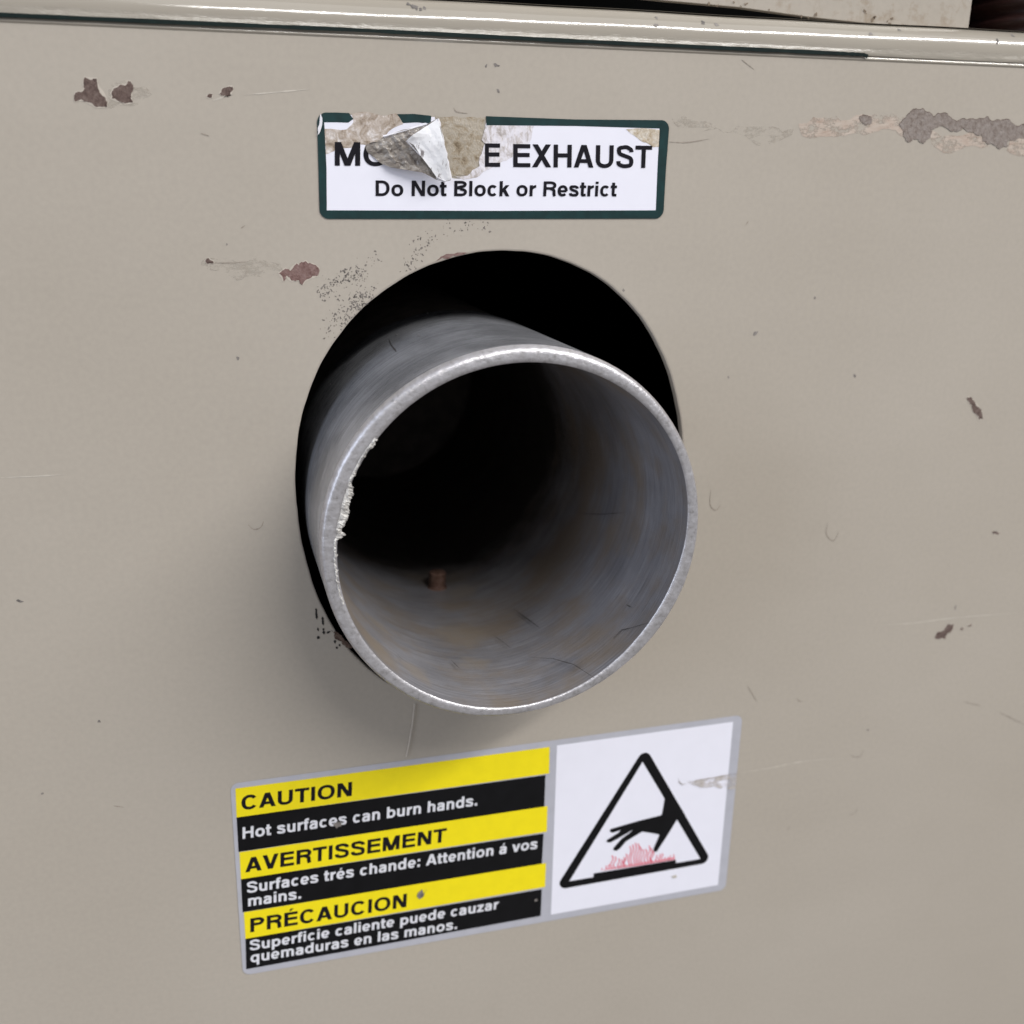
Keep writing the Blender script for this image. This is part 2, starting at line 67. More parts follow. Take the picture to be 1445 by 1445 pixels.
"blacks":[[[-0.051161,-0.065588],[0.023244,-0.066112],[0.023181,-0.074998],[-0.051299,-0.074614]],[[-0.051209,-0.081882],[0.023201,-0.082504],[0.022997,-0.091368],[-0.051381,-0.090891]],[[-0.051167,-0.098292],[0.0232,-0.098777],[0.02309,-0.106764],[-0.051521,-0.106883]]],
"white":[[0.026008,-0.05844],[0.073845,-0.058559],[0.07377,-0.10706],[0.025899,-0.106935]],
"text":[["CAUTION",1,[[-0.049984,-0.063922],[-0.024712,-0.064234],[-0.049756,-0.060261]]],["Hot surfaces can burn hands.",0,[[-0.050173,-0.071328],[0.005765,-0.071706],[-0.049988,-0.068342]]],["AVERTISSEMENT",1,[[-0.050123,-0.080273],[-0.002043,-0.080458],[-0.04989,-0.07646]]],["Surfaces trés chande: Attention á vos",0,[[-0.050079,-0.085874],[0.021586,-0.086507],[-0.049899,-0.082906]]],["mains.",0,[[-0.050021,-0.089505],[-0.037664,-0.089721],[-0.049845,-0.086575]]],["PRÉCAUCION",1,[[-0.049952,-0.096723],[-0.012172,-0.097076],[-0.049723,-0.092884]]],["Superficie caliente puede cauzar",0,[[-0.050367,-0.101785],[0.011557,-0.102311],[-0.050194,-0.098901]]],["quemaduras en las manos.",0,[[-0.050401,-0.1052],[0.000704,-0.106066],[-0.050228,-0.102292]]]],
"tri_c":[[0.049574,-0.065624],[0.029768,-0.097887],[0.068247,-0.097686]],
"tri_r":0.0018100283547791834,"tri_in":[[0.049156,-0.066289],[0.030596,-0.09777],[0.067768,-0.097833]],
"plate":[[0.03721,-0.096639],[0.060462,-0.096751],[0.060686,-0.098647],[0.037396,-0.098954]],
"hand":[[0.056078,-0.077476],[0.056096,-0.078363],[0.055682,-0.082383],[0.055263,-0.082726],[0.052381,-0.082994],[0.048943,-0.083347],[0.045152,-0.083855],[0.041481,-0.084397],[0.041248,-0.084658],[0.041459,-0.085095],[0.042096,-0.085344],[0.043129,-0.085139],[0.044298,-0.084956],[0.043642,-0.08587],[0.040681,-0.087374],[0.040464,-0.087578],[0.040651,-0.087933],[0.041476,-0.088117],[0.043433,-0.087326],[0.045669,-0.086337],[0.047343,-0.085493],[0.04763,-0.085481],[0.047699,-0.085674],[0.046821,-0.086413],[0.044693,-0.087705],[0.042473,-0.090156],[0.042613,-0.090648],[0.043237,-0.090901],[0.044075,-0.090479],[0.04579,-0.088544],[0.048032,-0.087471],[0.05028,-0.086437],[0.052647,-0.087206],[0.054933,-0.088005],[0.055354,-0.088485],[0.053873,-0.092412],[0.054114,-0.093114],[0.054691,-0.093257],[0.056726,-0.089991],[0.058479,-0.087017],[0.059867,-0.084502],[0.060489,-0.084434],[0.062183,-0.083814],[0.059222,-0.078863]],
"flames":[[[0.039551,-0.095958],[0.039536,-0.095921],[0.039523,-0.095885],[0.039512,-0.095849],[0.039506,-0.095814],[0.039502,-0.09578],[0.039501,-0.095746],[0.0395,-0.095712],[0.039498,-0.095677],[0.039493,-0.095643],[0.039485,-0.095607],[0.039474,-0.095571],[0.03946,-0.095535]],[[0.040853,-0.096016],[0.040814,-0.09593],[0.040778,-0.095844],[0.040749,-0.09576],[0.040729,-0.095678],[0.040717,-0.095597],[0.040709,-0.095517],[0.040703,-0.095437],[0.040694,-0.095357],[0.040679,-0.095275],[0.040656,-0.095192],[0.040624,-0.095108],[0.040587,-0.095023]],[[0.041466,-0.096007],[0.041432,-0.095898],[0.041405,-0.09579],[0.041386,-0.095683],[0.041378,-0.095579],[0.04138,-0.095476],[0.041389,-0.095375],[0.0414,-0.095274],[0.041407,-0.095173],[0.041406,-0.09507],[0.041394,-0.094965],[0.041372,-0.094858],[0.041341,-0.09475]],[[0.042388,-0.096055],[0.042149,-0.095695],[0.041959,-0.095345],[0.041856,-0.095011],[0.041857,-0.094696],[0.041952,-0.094398],[0.04211,-0.094112],[0.042284,-0.093829],[0.042423,-0.09354],[0.042486,-0.093237],[0.042448,-0.092916],[0.04231,-0.092578],[0.042097,-0.092227]],[[0.043099,-0.096048],[0.042882,-0.09573],[0.042713,-0.09542],[0.042628,-0.095126],[0.042641,-0.09485],[0.042745,-0.094591],[0.04291,-0.094343],[0.043089,-0.094097],[0.043236,-0.093846],[0.043309,-0.093582],[0.043285,-0.0933],[0.043166,-0.093001],[0.042975,-0.09269]],[[0.044313,-0.096104],[0.044133,-0.095857],[0.043988,-0.095617],[0.043908,-0.095389],[0.043903,-0.095174],[0.043968,-0.094973],[0.04408,-0.09478],[0.044203,-0.094589],[0.044301,-0.094393],[0.044342,-0.094188],[0.04431,-0.093969],[0.044203,-0.093737],[0.044042,-0.093495]],[[0.045026,-0.096098],[0.044879,-0.095885],[0.044764,-0.095679],[0.044705,-0.095483],[0.044711,-0.095299],[0.044778,-0.095126],[0.044885,-0.09496],[0.045002,-0.094797],[0.045097,-0.094629],[0.045143,-0.094452],[0.045125,-0.094264],[0.045043,-0.094065],[0.044913,-0.093857]],[[0.045762,-0.096141],[0.045569,-0.095876],[0.045414,-0.095619],[0.045329,-0.095374],[0.045325,-0.095144],[0.045396,-0.094928],[0.045517,-0.094721],[0.045651,-0.094516],[0.045757,-0.094307],[0.045802,-0.094086],[0.045768,-0.093852],[0.045655,-0.093603],[0.045482,-0.093344]],[[0.046186,-0.096127],[0.045957,-0.095777],[0.045778,-0.095437],[0.045686,-0.095113],[0.045699,-0.094808],[0.045807,-0.094521],[0.045978,-0.094245],[0.046166,-0.093972],[0.046318,-0.093693],[0.046393,-0.0934],[0.046367,-0.093089],[0.04624,-0.09276],[0.046038,-0.092418]],[[0.047409,-0.096183],[0.047155,-0.095653],[0.046952,-0.095133],[0.046837,-0.09463],[0.046827,-0.094146],[0.046912,-0.09368],[0.04706,-0.093226],[0.047224,-0.092775],[0.047354,-0.092318],[0.047406,-0.091848],[0.047356,-0.09136],[0.047206,-0.090855],[0.04698,-0.090338]],[[0.048029,-0.096174],[0.047786,-0.095613],[0.047593,-0.095062],[0.047489,-0.094528],[0.047489,-0.094013],[0.047585,-0.093516],[0.047744,-0.093031],[0.047919,-0.092549],[0.04806,-0.092062],[0.048122,-0.091561],[0.048084,-0.091042],[0.047944,-0.090507],[0.047729,-0.089959]],[[0.048963,-0.096223],[0.048704,-0.095625],[0.048496,-0.095038],[0.048376,-0.094468],[0.048361,-0.093918],[0.048441,-0.093385],[0.048585,-0.092864],[0.048745,-0.092347],[0.048871,-0.091824],[0.048918,-0.091287],[0.048864,-0.090734],[0.048708,-0.090163],[0.048478,-0.089581]],[[0.049624,-0.096215],[0.049379,-0.095644],[0.049184,-0.095084],[0.049078,-0.09454],[0.049077,-0.094016],[0.049172,-0.09351],[0.04933,-0.093016],[0.049504,-0.092525],[0.049644,-0.092028],[0.049705,-0.091517],[0.049665,-0.09099],[0.049523,-0.090445],[0.049306,-0.089888]],[[0.050327,-0.096257],[0.050074,-0.095773],[0.049871,-0.095299],[0.049756,-0.094841],[0.049747,-0.094403],[0.049833,-0.093982],[0.049983,-0.093573],[0.05015,-0.093168],[0.050282,-0.092756],[0.050335,-0.092331],[0.050286,-0.091888],[0.050136,-0.091427],[0.049911,-0.090954]],[[0.050951,-0.096249],[0.050714,-0.095847],[0.050529,-0.095454],[0.050431,-0.095078],[0.050439,-0.094722],[0.050544,-0.094382],[0.050712,-0.094055],[0.050896,-0.093731],[0.051046,-0.0934],[0.051117,-0.093056],[0.051086,-0.092694],[0.050953,-0.092314],[0.050744,-0.091921]],[[0.051891,-0.096297],[0.05164,-0.095894],[0.051441,-0.0955],[0.05133,-0.095123],[0.051325,-0.094765],[0.051416,-0.094425],[0.051571,-0.094096],[0.051743,-0.093771],[0.051879,-0.093439],[0.051937,-0.093094],[0.051892,-0.092731],[0.051745,-0.09235],[0.051523,-0.091956]],[[0.052712,-0.096294],[0.052469,-0.095818],[0.052278,-0.095352],[0.052175,-0.094903],[0.052178,-0.094473],[0.052277,-0.094061],[0.052441,-0.09366],[0.052621,-0.093263],[0.052765,-0.09286],[0.052831,-0.092443],[0.052795,-0.092008],[0.052656,-0.091556],[0.052441,-0.091091]],[[0.053459,-0.096337],[0.053207,-0.095936],[0.053007,-0.095545],[0.052895,-0.095171],[0.052889,-0.094815],[0.05298,-0.094478],[0.053135,-0.094151],[0.053307,-0.093829],[0.053443,-0.093499],[0.053501,-0.093157],[0.053456,-0.092796],[0.053308,-0.092417],[0.053084,-0.092025]],[[0.053791,-0.096321],[0.053567,-0.096001],[0.053392,-0.09569],[0.053302,-0.095394],[0.053312,-0.095116],[0.053414,-0.094856],[0.053578,-0.094606],[0.053757,-0.094359],[0.053903,-0.094107],[0.053974,-0.093841],[0.053947,-0.093558],[0.053822,-0.093257],[0.053624,-0.092944]],[[0.055032,-0.096377],[0.054885,-0.096189],[0.054767,-0.096005],[0.054699,-0.095831],[0.054688,-0.095667],[0.054731,-0.095513],[0.05481,-0.095365],[0.054898,-0.095219],[0.054967,-0.095069],[0.054992,-0.094912],[0.05496,-0.094744],[0.054871,-0.094567],[0.05474,-0.094382]],[[0.055858,-0.096374],[0.055714,-0.096172],[0.055601,-0.095976],[0.055541,-0.09579],[0.055544,-0.095615],[0.055606,-0.095451],[0.055706,-0.095294],[0.055816,-0.095138],[0.055905,-0.094979],[0.055947,-0.094812],[0.055927,-0.094633],[0.055845,-0.094443],[0.055718,-0.094246]],[[0.056649,-0.096419],[0.056484,-0.096204],[0.056352,-0.095995],[0.056276,-0.095797],[0.056266,-0.095611],[0.056318,-0.095435],[0.05641,-0.095268],[0.056513,-0.095102],[0.056594,-0.094932],[0.056625,-0.094753],[0.056591,-0.094562],[0.056492,-0.094361],[0.056344,-0.09415]],[[0.057339,-0.096412],[0.057273,-0.096325],[0.057221,-0.09624],[0.057191,-0.09616],[0.057189,-0.096084],[0.057211,-0.096013],[0.05725,-0.095945],[0.057293,-0.095878],[0.057328,-0.095809],[0.057342,-0.095736],[0.057329,-0.095659],[0.05729,-0.095577],[0.057232,-0.095491]],[[0.05839,-0.096463],[0.058314,-0.096379],[0.058251,-0.096297],[0.058209,-0.096219],[0.058193,-0.096145],[0.0582,-0.096076],[0.058223,-0.096009],[0.05825,-0.095944],[0.058269,-0.095876],[0.058268,-0.095806],[0.058242,-0.095731],[0.058192,-0.095651],[0.058123,-0.095568]],[[0.058923,-0.096452],[0.058888,-0.096344],[0.058857,-0.096237],[0.058836,-0.096131],[0.058826,-0.096028],[0.058826,-0.095926],[0.058833,-0.095826],[0.058841,-0.095726],[0.058846,-0.095625],[0.058843,-0.095523],[0.058829,-0.095419],[0.058804,-0.095313],[0.058771,-0.095206]],[[0.060077,-0.096506],[0.060024,-0.096381],[0.059977,-0.096258],[0.05994,-0.096136],[0.059916,-0.096017],[0.059903,-0.0959],[0.059898,-0.095784],[0.059895,-0.095668],[0.059888,-0.095552],[0.059872,-0.095435],[0.059843,-0.095315],[0.059802,-0.095193],[0.059752,-0.095069]]],
"flame_base":[[0.039201,-0.096227],[0.041574,-0.095881],[0.049297,-0.095947],[0.057137,-0.096057],[0.059503,-0.095961],[0.060448,-0.096694],[0.049336,-0.096617]],
"scar":[[0.061869,-0.073889],[0.065742,-0.073691],[0.070103,-0.073783],[0.074047,-0.073719],[0.076256,-0.073742],[0.076319,-0.074419],[0.076206,-0.077978],[0.074202,-0.077889],[0.069882,-0.076323],[0.06594,-0.076153],[0.063691,-0.07514]],
"scar_line":[[0.062087,-0.073922],[0.065753,-0.073825],[0.070103,-0.073783],[0.073601,-0.073651],[0.076683,-0.073585]],
"scar_loop":[[0.059536,-0.072521],[0.05979,-0.073656],[0.06062,-0.074443],[0.061822,-0.074409]],
"dirt":[[[-0.009473,-0.094486],[-0.00824,-0.092654],[-0.00795,-0.094088],[-0.006906,-0.092908],[-0.007958,-0.094917],[-0.008876,-0.095432]],[[0.059429,-0.101445],[0.060614,-0.101337],[0.06112,-0.102227],[0.060016,-0.102256]],[[-0.029417,-0.071242],[-0.027694,-0.070569],[-0.027451,-0.071766],[-0.028602,-0.072216]],[[0.021187,-0.101256],[0.021832,-0.101093],[0.022112,-0.101867],[0.021466,-0.102029]]]},
"fibre":[[-0.009486,-0.04258],[-0.010048,-0.047361],[-0.010962,-0.052695],[-0.011685,-0.055901]],
"cover":[[0.04537,0.10573],[0.06328,0.10526],[0.08207,0.10409],[0.09356,0.10363],[0.12142,0.10298],[0.12139,0.10937],[0.12098,0.1177],[0.04486,0.11341],[-0.01778,0.10869]],
"hose":[[0.14121,0.11162],[0.1827,0.11349]],
"green":[[-0.089844,0.095842],[-0.080889,0.09586],[-0.01926,0.096087],[0.023157,0.095941],[0.054146,0.095926],[0.084136,0.095935],[0.090393,0.095928],[0.091494,0.095583]],
"railchips":[[-0.00859,0.1018],[-0.00791,0.10136],[-0.00723,0.10115],[-0.00641,0.10083],[-0.00558,0.10111],[0.04213,0.10015],[0.05582,0.10086],[0.0529,0.10125],[0.04265,0.1017],[0.12466,0.10045],[0.12944,0.10206],[0.11229,0.10219],[0.11395,0.10212],[0.09991,0.10194],[0.09217,0.10067]],
"rings":0}
C = bpy.context.scene.collection
sc = bpy.context.scene

# ---------------------------------------------------------------- camera, light, exposure
cd = bpy.data.cameras.new('camera'); cam = bpy.data.objects.new('camera', cd); C.objects.link(cam); sc.camera = cam
R = D['camR']                                   # rows: image right, image down, forward
M = Matrix(((R[0][0], -R[1][0], -R[2][0]), (R[0][1], -R[1][1], -R[2][1]), (R[0][2], -R[1][2], -R[2][2]))).to_4x4()
M.translation = D['camC']; cam.matrix_world = M
cd.sensor_width = 36; cd.sensor_fit = 'HORIZONTAL'; cd.lens = D['lens']; cd.shift_x, cd.shift_y = D['shift']
cd.clip_start = .005; cd.clip_end = 50
cd.dof.use_dof = True; cd.dof.focus_distance = .205; cd.dof.aperture_fstop = 16

w = bpy.data.worlds.new('World'); sc.world = w; w.use_nodes = True
nt = w.node_tree; bg = nt.nodes['Background']
tc = nt.nodes.new('ShaderNodeTexCoord'); sx = nt.nodes.new('ShaderNodeSeparateXYZ'); cr = nt.nodes.new('ShaderNodeValToRGB')
ad = nt.nodes.new('ShaderNodeMath'); ad.operation = 'MULTIPLY_ADD'; ad.inputs[1].default_value = .5; ad.inputs[2].default_value = .5
nt.links.new(tc.outputs['Generated'], sx.inputs[0]); nt.links.new(sx.outputs['Z'], ad.inputs[0]); nt.links.new(ad.outputs[0], cr.inputs[0]); nt.links.new(cr.outputs[0], bg.inputs[0])
e = cr.color_ramp.elements
e[0].position = .25; e[0].color = (.33, .315, .30, 1); e[1].position = .75; e[1].color = (.55, .56, .60, 1)
bg.inputs[1].default_value = .80

def area(name, loc, target, sx_, sy_, power, col):
    l = bpy.data.lights.new(name, 'AREA'); l.shape = 'RECTANGLE'; l.size = sx_; l.size_y = sy_; l.energy = power; l.color = col
    o = bpy.data.objects.new(name, l); C.objects.link(o); o.location = loc
    o.rotation_euler = (Vector(target) - Vector(loc)).to_track_quat('-Z', 'Y').to_euler(); return o
area('overhead_daylight', (1.0, -1.6, 2.3), (.02, 0, 0), 2.8, 1.8, 26, (1, .985, .955))
area('strip_light', (1.45, -1.98, 2.12), (.1, 0, .1), 3.2, .215, 94, (1, .985, .96))
area('side_daylight', (-1.7, -.9, .45), (0, 0, 0), .8, 1.0, 13, (.74, .83, 1))

sc.view_settings.view_transform = 'Standard'; sc.view_settings.look = 'None'; sc.view_settings.gamma = 1
sc.view_settings.use_curve_mapping = False; sc.view_settings.exposure = 0

# ---------------------------------------------------------------- materials
class NT:
    def __init__(s, name):
        s.m = bpy.data.materials.new(name); s.m.use_nodes = True; s.t = s.m.node_tree; s.b = s.t.nodes['Principled BSDF']
        s.tc = s.n('ShaderNodeTexCoord')
    def n(s, ty, **kw):
        x = s.t.nodes.new(ty)
        for k, v in kw.items(): setattr(x, k, v)
        return x
    def l(s, a, b): s.t.links.new(a, b)
    def vec(s, scale=(1, 1, 1), loc=(0, 0, 0)):
        mp = s.n('ShaderNodeMapping'); mp.inputs['Scale'].default_value = scale; mp.inputs['Location'].default_value = loc
        s.l(s.tc.outputs['Object'], mp.inputs[0]); return mp.outputs[0]
    def noise(s, scale, detail=3, rough=.5, vscale=(1, 1, 1), loc=(0, 0, 0), dist=0):
        x = s.n('ShaderNodeTexNoise'); x.inputs['Scale'].default_value = scale; x.inputs['Detail'].default_value = detail
        x.inputs['Roughness'].default_value = rough; x.inputs['Distortion'].default_value = dist
        s.l(s.vec(vscale, loc), x.inputs['Vector']); return x.outputs[0]
    def ramp(s, fac, stops):
        r = s.n('ShaderNodeValToRGB'); el = r.color_ramp.elements
        while len(el) < len(stops): el.new(.5)
        for q, (p, c) in zip(el, stops): q.position = p; q.color = (*c, 1) if len(c) == 3 else c
        s.l(fac, r.inputs[0]); return r.outputs[0]
    def mix(s, fac, a, b, mode='MIX'):
        x = s.n('ShaderNodeMix', data_type='RGBA', blend_type=mode)
        for i, v in ((0, fac), (6, a), (7, b)):
            if hasattr(v, 'is_linked'): s.l(v, x.inputs[i])
            else: x.inputs[i].default_value = v if i == 0 else (*v, 1)
        return x.outputs[2]
    def math(s, op, a, b=0., c=None):
        x = s.n('ShaderNodeMath', operation=op)
        for i, v in enumerate((a, b, c)):
            if v is None: continue
            if hasattr(v, 'is_linked'): s.l(v, x.inputs[i])
            else: x.inputs[i].default_value = v
        return x.outputs[0]
    def bump(s, h, strength, dist):
        x = s.n('ShaderNodeBump'); x.inputs['Strength'].default_value = strength; x.inputs['Distance'].default_value = dist
        prev = s.b.inputs['Normal'].links
        if prev: s.l(prev[0].from_socket, x.inputs['Normal'])
        s.l(h, x.inputs['Height']); s.l(x.outputs[0], s.b.inputs['Normal'])
    def set(s, col=None, rough=None, metal=0, spec=.5):
        for k, v in (('Base Color', col), ('Roughness', rough)):
            if v is None: continue
            if hasattr(v, 'is_linked'): s.l(v, s.b.inputs[k])
            else: s.b.inputs[k].default_value = (*v, 1) if k == 'Base Color' else v
        s.b.inputs['Metallic'].default_value = metal; s.b.inputs['Specular IOR Level'].default_value = spec
        return s.m
def grey(v): return (v, v, v)

def paint(name, dirt=False):
    s = NT(name)
    base = s.ramp(s.noise(14, 4), [(.3, (.389, .347, .294)), (.7, (.412, .370, .317))])
    fine = s.ramp(s.noise(900, 3), [(.25, grey(.96)), (.75, grey(1.03))])
    col = s.mix(1, base, fine, 'MULTIPLY')
    grime = s.ramp(s.noise(60, 6, .7, (1, 1, .6)), [(.60, grey(0)), (.80, grey(1))])
    col = s.mix(s.math('MULTIPLY', grime, .10), col, (.25, .21, .17))
    if dirt:
        g2 = s.ramp(s.noise(150, 5, .75), [(.50, grey(0)), (.66, grey(1))])
        col = s.mix(s.math('MULTIPLY', g2, .55), col, (.22, .15, .085))
    rough = s.ramp(s.noise(35, 3), [(.3, grey(.31)), (.7, grey(.39))])
    s.bump(s.noise(260, 2, .4), .02, .0004)
    s.bump(s.noise(28, 2, .4, (1, 1, 1.6)), .08, .004)
    return s.set(col, rough)
M_paint = paint('beige_paint'); M_paintdirty = paint('grimy_beige_paint', True)
def rail_paint():
    s = NT('glossy_beige_paint')
    col = s.ramp(s.noise(30, 4), [(.3, (.315, .283, .236)), (.7, (.332, .30, .252))])
    s.bump(s.noise(1500, 3, .6, (.35, 1, 1)), .05, .0002)
    s.bump(s.noise(60, 3, .6, (.5, 1, 1)), .05, .0012)
    return s.set(col, .10, 0, .5)
M_rail = rail_paint()
def lip_paint():
    s = NT('orange_peel_beige_paint')
    s.bump(s.noise(900, 4, .65, (.4, 1, 1)), .55, .0003); s.bump(s.noise(180, 3, .6, (.5, 1, 1)), .35, .0009)
    return s.set((.315, .285, .240), .24, 0, .5)
M_lip = lip_paint()
def rust(name, a, b, c):
    s = NT(name)
    col = s.ramp(s.noise(900, 6, .7), [(.32, a), (.5, b), (.7, c)])
    s.bump(s.noise(1600, 5, .7), .8, .0003)
    return s.set(col, .85, 0, .25)
M_rust = rust('purple_brown_rust', (.062, .040, .034), (.130, .090, .078), (.20, .155, .135))
M_rust2 = rust('red_brown_rust', (.12, .062, .055), (.20, .125, .112), (.26, .18, .165))
M_bare = rust('bare_grey_steel', (.16, .125, .105), (.245, .207, .185), (.295, .262, .242))
M_rustshade = rust('dark_rust_and_shade', (.05, .03, .022), (.10, .065, .05), (.19, .14, .11))
def primer():
    s = NT('scraped_primer')
    col = s.ramp(s.noise(420, 6, .72, (.45, 1, 1.4)), [(.28, (.25, .155, .11)), (.42, (.42, .335, .275)), (.56, (.455, .385, .325)), (.8, (.56, .49, .43))])
    s.bump(s.noise(900, 4, .6, (.3, 1, 1)), .5, .0002)
    s.l(s.ramp(s.noise(330, 6, .75, (.6, 1, 1.2)), [(.42, grey(0)), (.52, grey(1))]), s.b.inputs['Alpha'])
    return s.set(col, .6)
M_primer = primer()
def flat(name, col, rough=.4, spec=.5, var=.06, sc_=300):
    s = NT(name); k = [tuple(min(1, c * f) for c in col) for f in (1 - var, 1 + var)]
    return s.set(s.ramp(s.noise(sc_, 4), [(.3, k[0]), (.7, k[1])]), rough, 0, spec)
def worn(name, c0, c1, lo, hi, scale):
    s = NT(name); s.l(s.ramp(s.noise(scale, 6, .75, (.6, 1, 1.4)), [(lo, grey(0)), (hi, grey(.8))]), s.b.inputs['Alpha'])
    return s.set(s.ramp(s.noise(scale*1.7, 4), [(.3, c0), (.7, c1)]), .5)
M_rub = worn('rubbed_pale_paint', (.40, .35, .29), (.50, .46, .40), .47, .62, 300)
M_chiprim = flat('pale_paint_edge', (.47, .42, .36), .5)
M_scratch = flat('scratch_tint', (.29, .25, .21), .5, .4, .25, 800)
M_scratch2 = flat('pale_scratch', (.50, .46, .40), .5, .4, .1)
M_soot = flat('soot_black', (.018, .017, .017), .7, .3, .3)
M_fleck = flat('scuff_grey', (.19, .172, .16), .7, .3, .5, 700)
M_smudge = flat('scuff_smudge', (.15, .135, .13), .7, .3, .5, 700); M_smudge.node_tree.nodes['Principled BSDF'].inputs['Alpha'].default_value = .48
M_black = flat('cavity_shade_black', (.006, .006, .006), .95, .05)
M_green = flat('dark_green_print', (.004, .027, .028), .35, .45, .25, 500)
M_stripe = flat('dark_green_gasket', (.004, .0115, .0105), .45, .2, .3, 900)
M_white = flat('white_vinyl', (.775, .770, .850), .33, .5, .012, 200)
M_text = flat('black_print', (.006, .005, .009), .4, .22, .2)
M_ink = flat('black_vinyl_print', (.005, .005, .006), .34, .2, .2)
M_yellow = flat('yellow_print', (.84, .69, .006), .36, .45, .03)
M_silver = flat('silver_grey_vinyl', (.42, .42, .465), .4, .5, .04)
M_red = flat('pinkish_red_print', (.72, .065, .115), .45, .4, .1, 900)
M_pink = flat('pink_print', (.72, .27, .32), .45, .4, .08, 900)
M_wtext = flat('white_print', (.68, .68, .72), .4, .4, .02)
def mottle(name, stops, sc_=520, vs=(1, 1, 1), bump=.7):
    s = NT(name); col = s.ramp(s.noise(sc_, 6, .68, vs, dist=.7), stops)
    s.bump(s.noise(sc_ * 1.2, 5, .65, vs), bump, .0004); return s.set(col, .5)
M_res1 = mottle('adhesive_residue_on_paper', [(.30, (.15, .105, .07)), (.44, (.33, .265, .21)), (.55, (.45, .385, .335)), (.68, (.72, .68, .67))])
M_gap = mottle('brown_glue_residue', [(.30, (.13, .09, .05)), (.42, (.30, .24, .165)), (.52, (.38, .33, .265)), (.8, (.43, .385, .325))], 560)
M_res2 = mottle('torn_paper_fibres', [(.28, (.24, .21, .20)), (.40, (.48, .435, .42)), (.52, (.68, .65, .69)), (.7, (.76, .74, .80))], 600, (1.2, 1, .7))
M_res3 = mottle('golden_glue_stain', [(.28, (.22, .15, .08)), (.44, (.45, .37, .27)), (.6, (.60, .55, .48)), (.75, (.76, .73, .72))], 650)
def film():
    s = NT('crumpled_clear_film')
    col = s.ramp(s.noise(330, 5, .65, (1, 1, 2), dist=1.2), [(.30, (.12, .10, .09)), (.42, (.26, .225, .195)), (.58, (.40, .36, .32)), (.72, (.62, .60, .59))])
    s.bump(s.noise(420, 4, .6, (1, 1, 2.2)), .8, .0006)
    s.b.inputs['Alpha'].default_value = .82
    return s.set(col, .15)
M_film = film()
def paper():
    s = NT('torn_white_backing')
    col = s.ramp(s.noise(520, 5, .65, (1.6, 1, .6)), [(.34, (.22, .20, .20)), (.395, (.55, .53, .54)), (.43, (.86, .86, .88)), (.7, (.88, .87, .90))])
    s.bump(s.noise(700, 4, .6), .08, .0003); return s.set(col, .45)
M_paper = paper()
M_sliver = flat('white_film_and_glint', (.72, .71, .75), .35)

# pipe materials: object space of the pipe's parts has z along the pipe
def alu(name, c0, c1, r0, r1, streak, stain=None, bump=.25, met=1, spots=(), blo=.84, soot_shade=None):
    s = NT(name)
    st = s.noise(1, 5, .65, streak)
    col = s.ramp(st, [(.25, c0), (.75, c1)])
    blot = s.ramp(s.noise(70, 4, .6), [(.35, grey(blo)), (.65, grey(1.06))]); col = s.mix(1, col, blot, 'MULTIPLY')
    if stain:
        mk = s.ramp(s.noise(48, 5, .65, (1, 1, 1.6)), [(.42, grey(0)), (.62, grey(1))])
        col = s.mix(s.math('MULTIPLY', mk, .7), col, stain)
    for (px_, py_, pz_, rad_) in spots:
        d = s.n('ShaderNodeVectorMath', operation='DISTANCE'); s.l(s.tc.outputs['Object'], d.inputs[0]); d.inputs[1].default_value = (px_, py_, pz_)
        k = s.math('ADD', s.math('DIVIDE', d.outputs['Value'], rad_), s.math('MULTIPLY_ADD', s.noise(260, 5, .7), 1.5, -.75))
        col = s.mix(s.ramp(k, [(.45, grey(.5)), (1.0, grey(0))]), col, (.38, .315, .245))
    if soot_shade is not None:  # deep wall painted darker: soot tone standing in for shade in the bore
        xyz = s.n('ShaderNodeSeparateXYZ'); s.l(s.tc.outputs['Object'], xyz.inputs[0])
        k = s.math('ADD', s.math('MULTIPLY_ADD', xyz.outputs['Z'], -45, soot_shade*45+.5), s.math('MULTIPLY_ADD', s.noise(110, 5, .65, (1, 1, 1.5)), 1.2, -.6))
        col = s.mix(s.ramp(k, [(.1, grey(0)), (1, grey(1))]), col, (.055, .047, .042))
    s.bump(st, bump, .0003); s.bump(s.noise(1200, 4, .7), .15, .0002)
    return s.set(col, s.ramp(s.noise(90, 4), [(.3, grey(r0)), (.7, grey(r1))]), met)
M_out = alu('weathered_aluminium', (.36, .365, .39), (.54, .545, .58), .17, .26, (60, 60, 900), None, .35, .45, (), .66)
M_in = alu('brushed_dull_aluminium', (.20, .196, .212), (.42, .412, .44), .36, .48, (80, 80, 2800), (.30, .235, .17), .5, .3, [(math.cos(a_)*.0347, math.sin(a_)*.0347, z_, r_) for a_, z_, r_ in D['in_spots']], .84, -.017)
def rimmat():
    s = NT('sawn_bright_aluminium')
    n = s.noise(800, 5, .7); col = s.ramp(n, [(.28, (.34, .33, .33)), (.44, (.51, .495, .51)), (.7, (.64, .63, .66))])
    s.bump(n, .45, .0003); s.bump(s.noise(300, 3, .6), .4, .0006)
    return s.set(col, .4, .7)
M_rim = rimmat()
def burrm():
    s = NT('torn_pale_burr'); n = s.noise(700, 5, .7); col = s.ramp(n, [(.30, (.10, .09, .09)), (.40, (.42, .40, .38)), (.6, (.70, .68, .65))])
    s.bump(n, .7, .0005); return s.set(col, .55, .25)
M_burr = burrm()
M_scrin = flat('dark_scratch', (.07, .065, .065), .5, .4, .3, 900)
M_deepshade = flat('deep_shade_steel', (.075, .064, .056), .7, .3, .4, 200)  # dark tone painted in for the shade at the pipe's rear
M_bolt = rust('rusty_bolt', (.07, .038, .028), (.15, .085, .062), (.24, .16, .13))
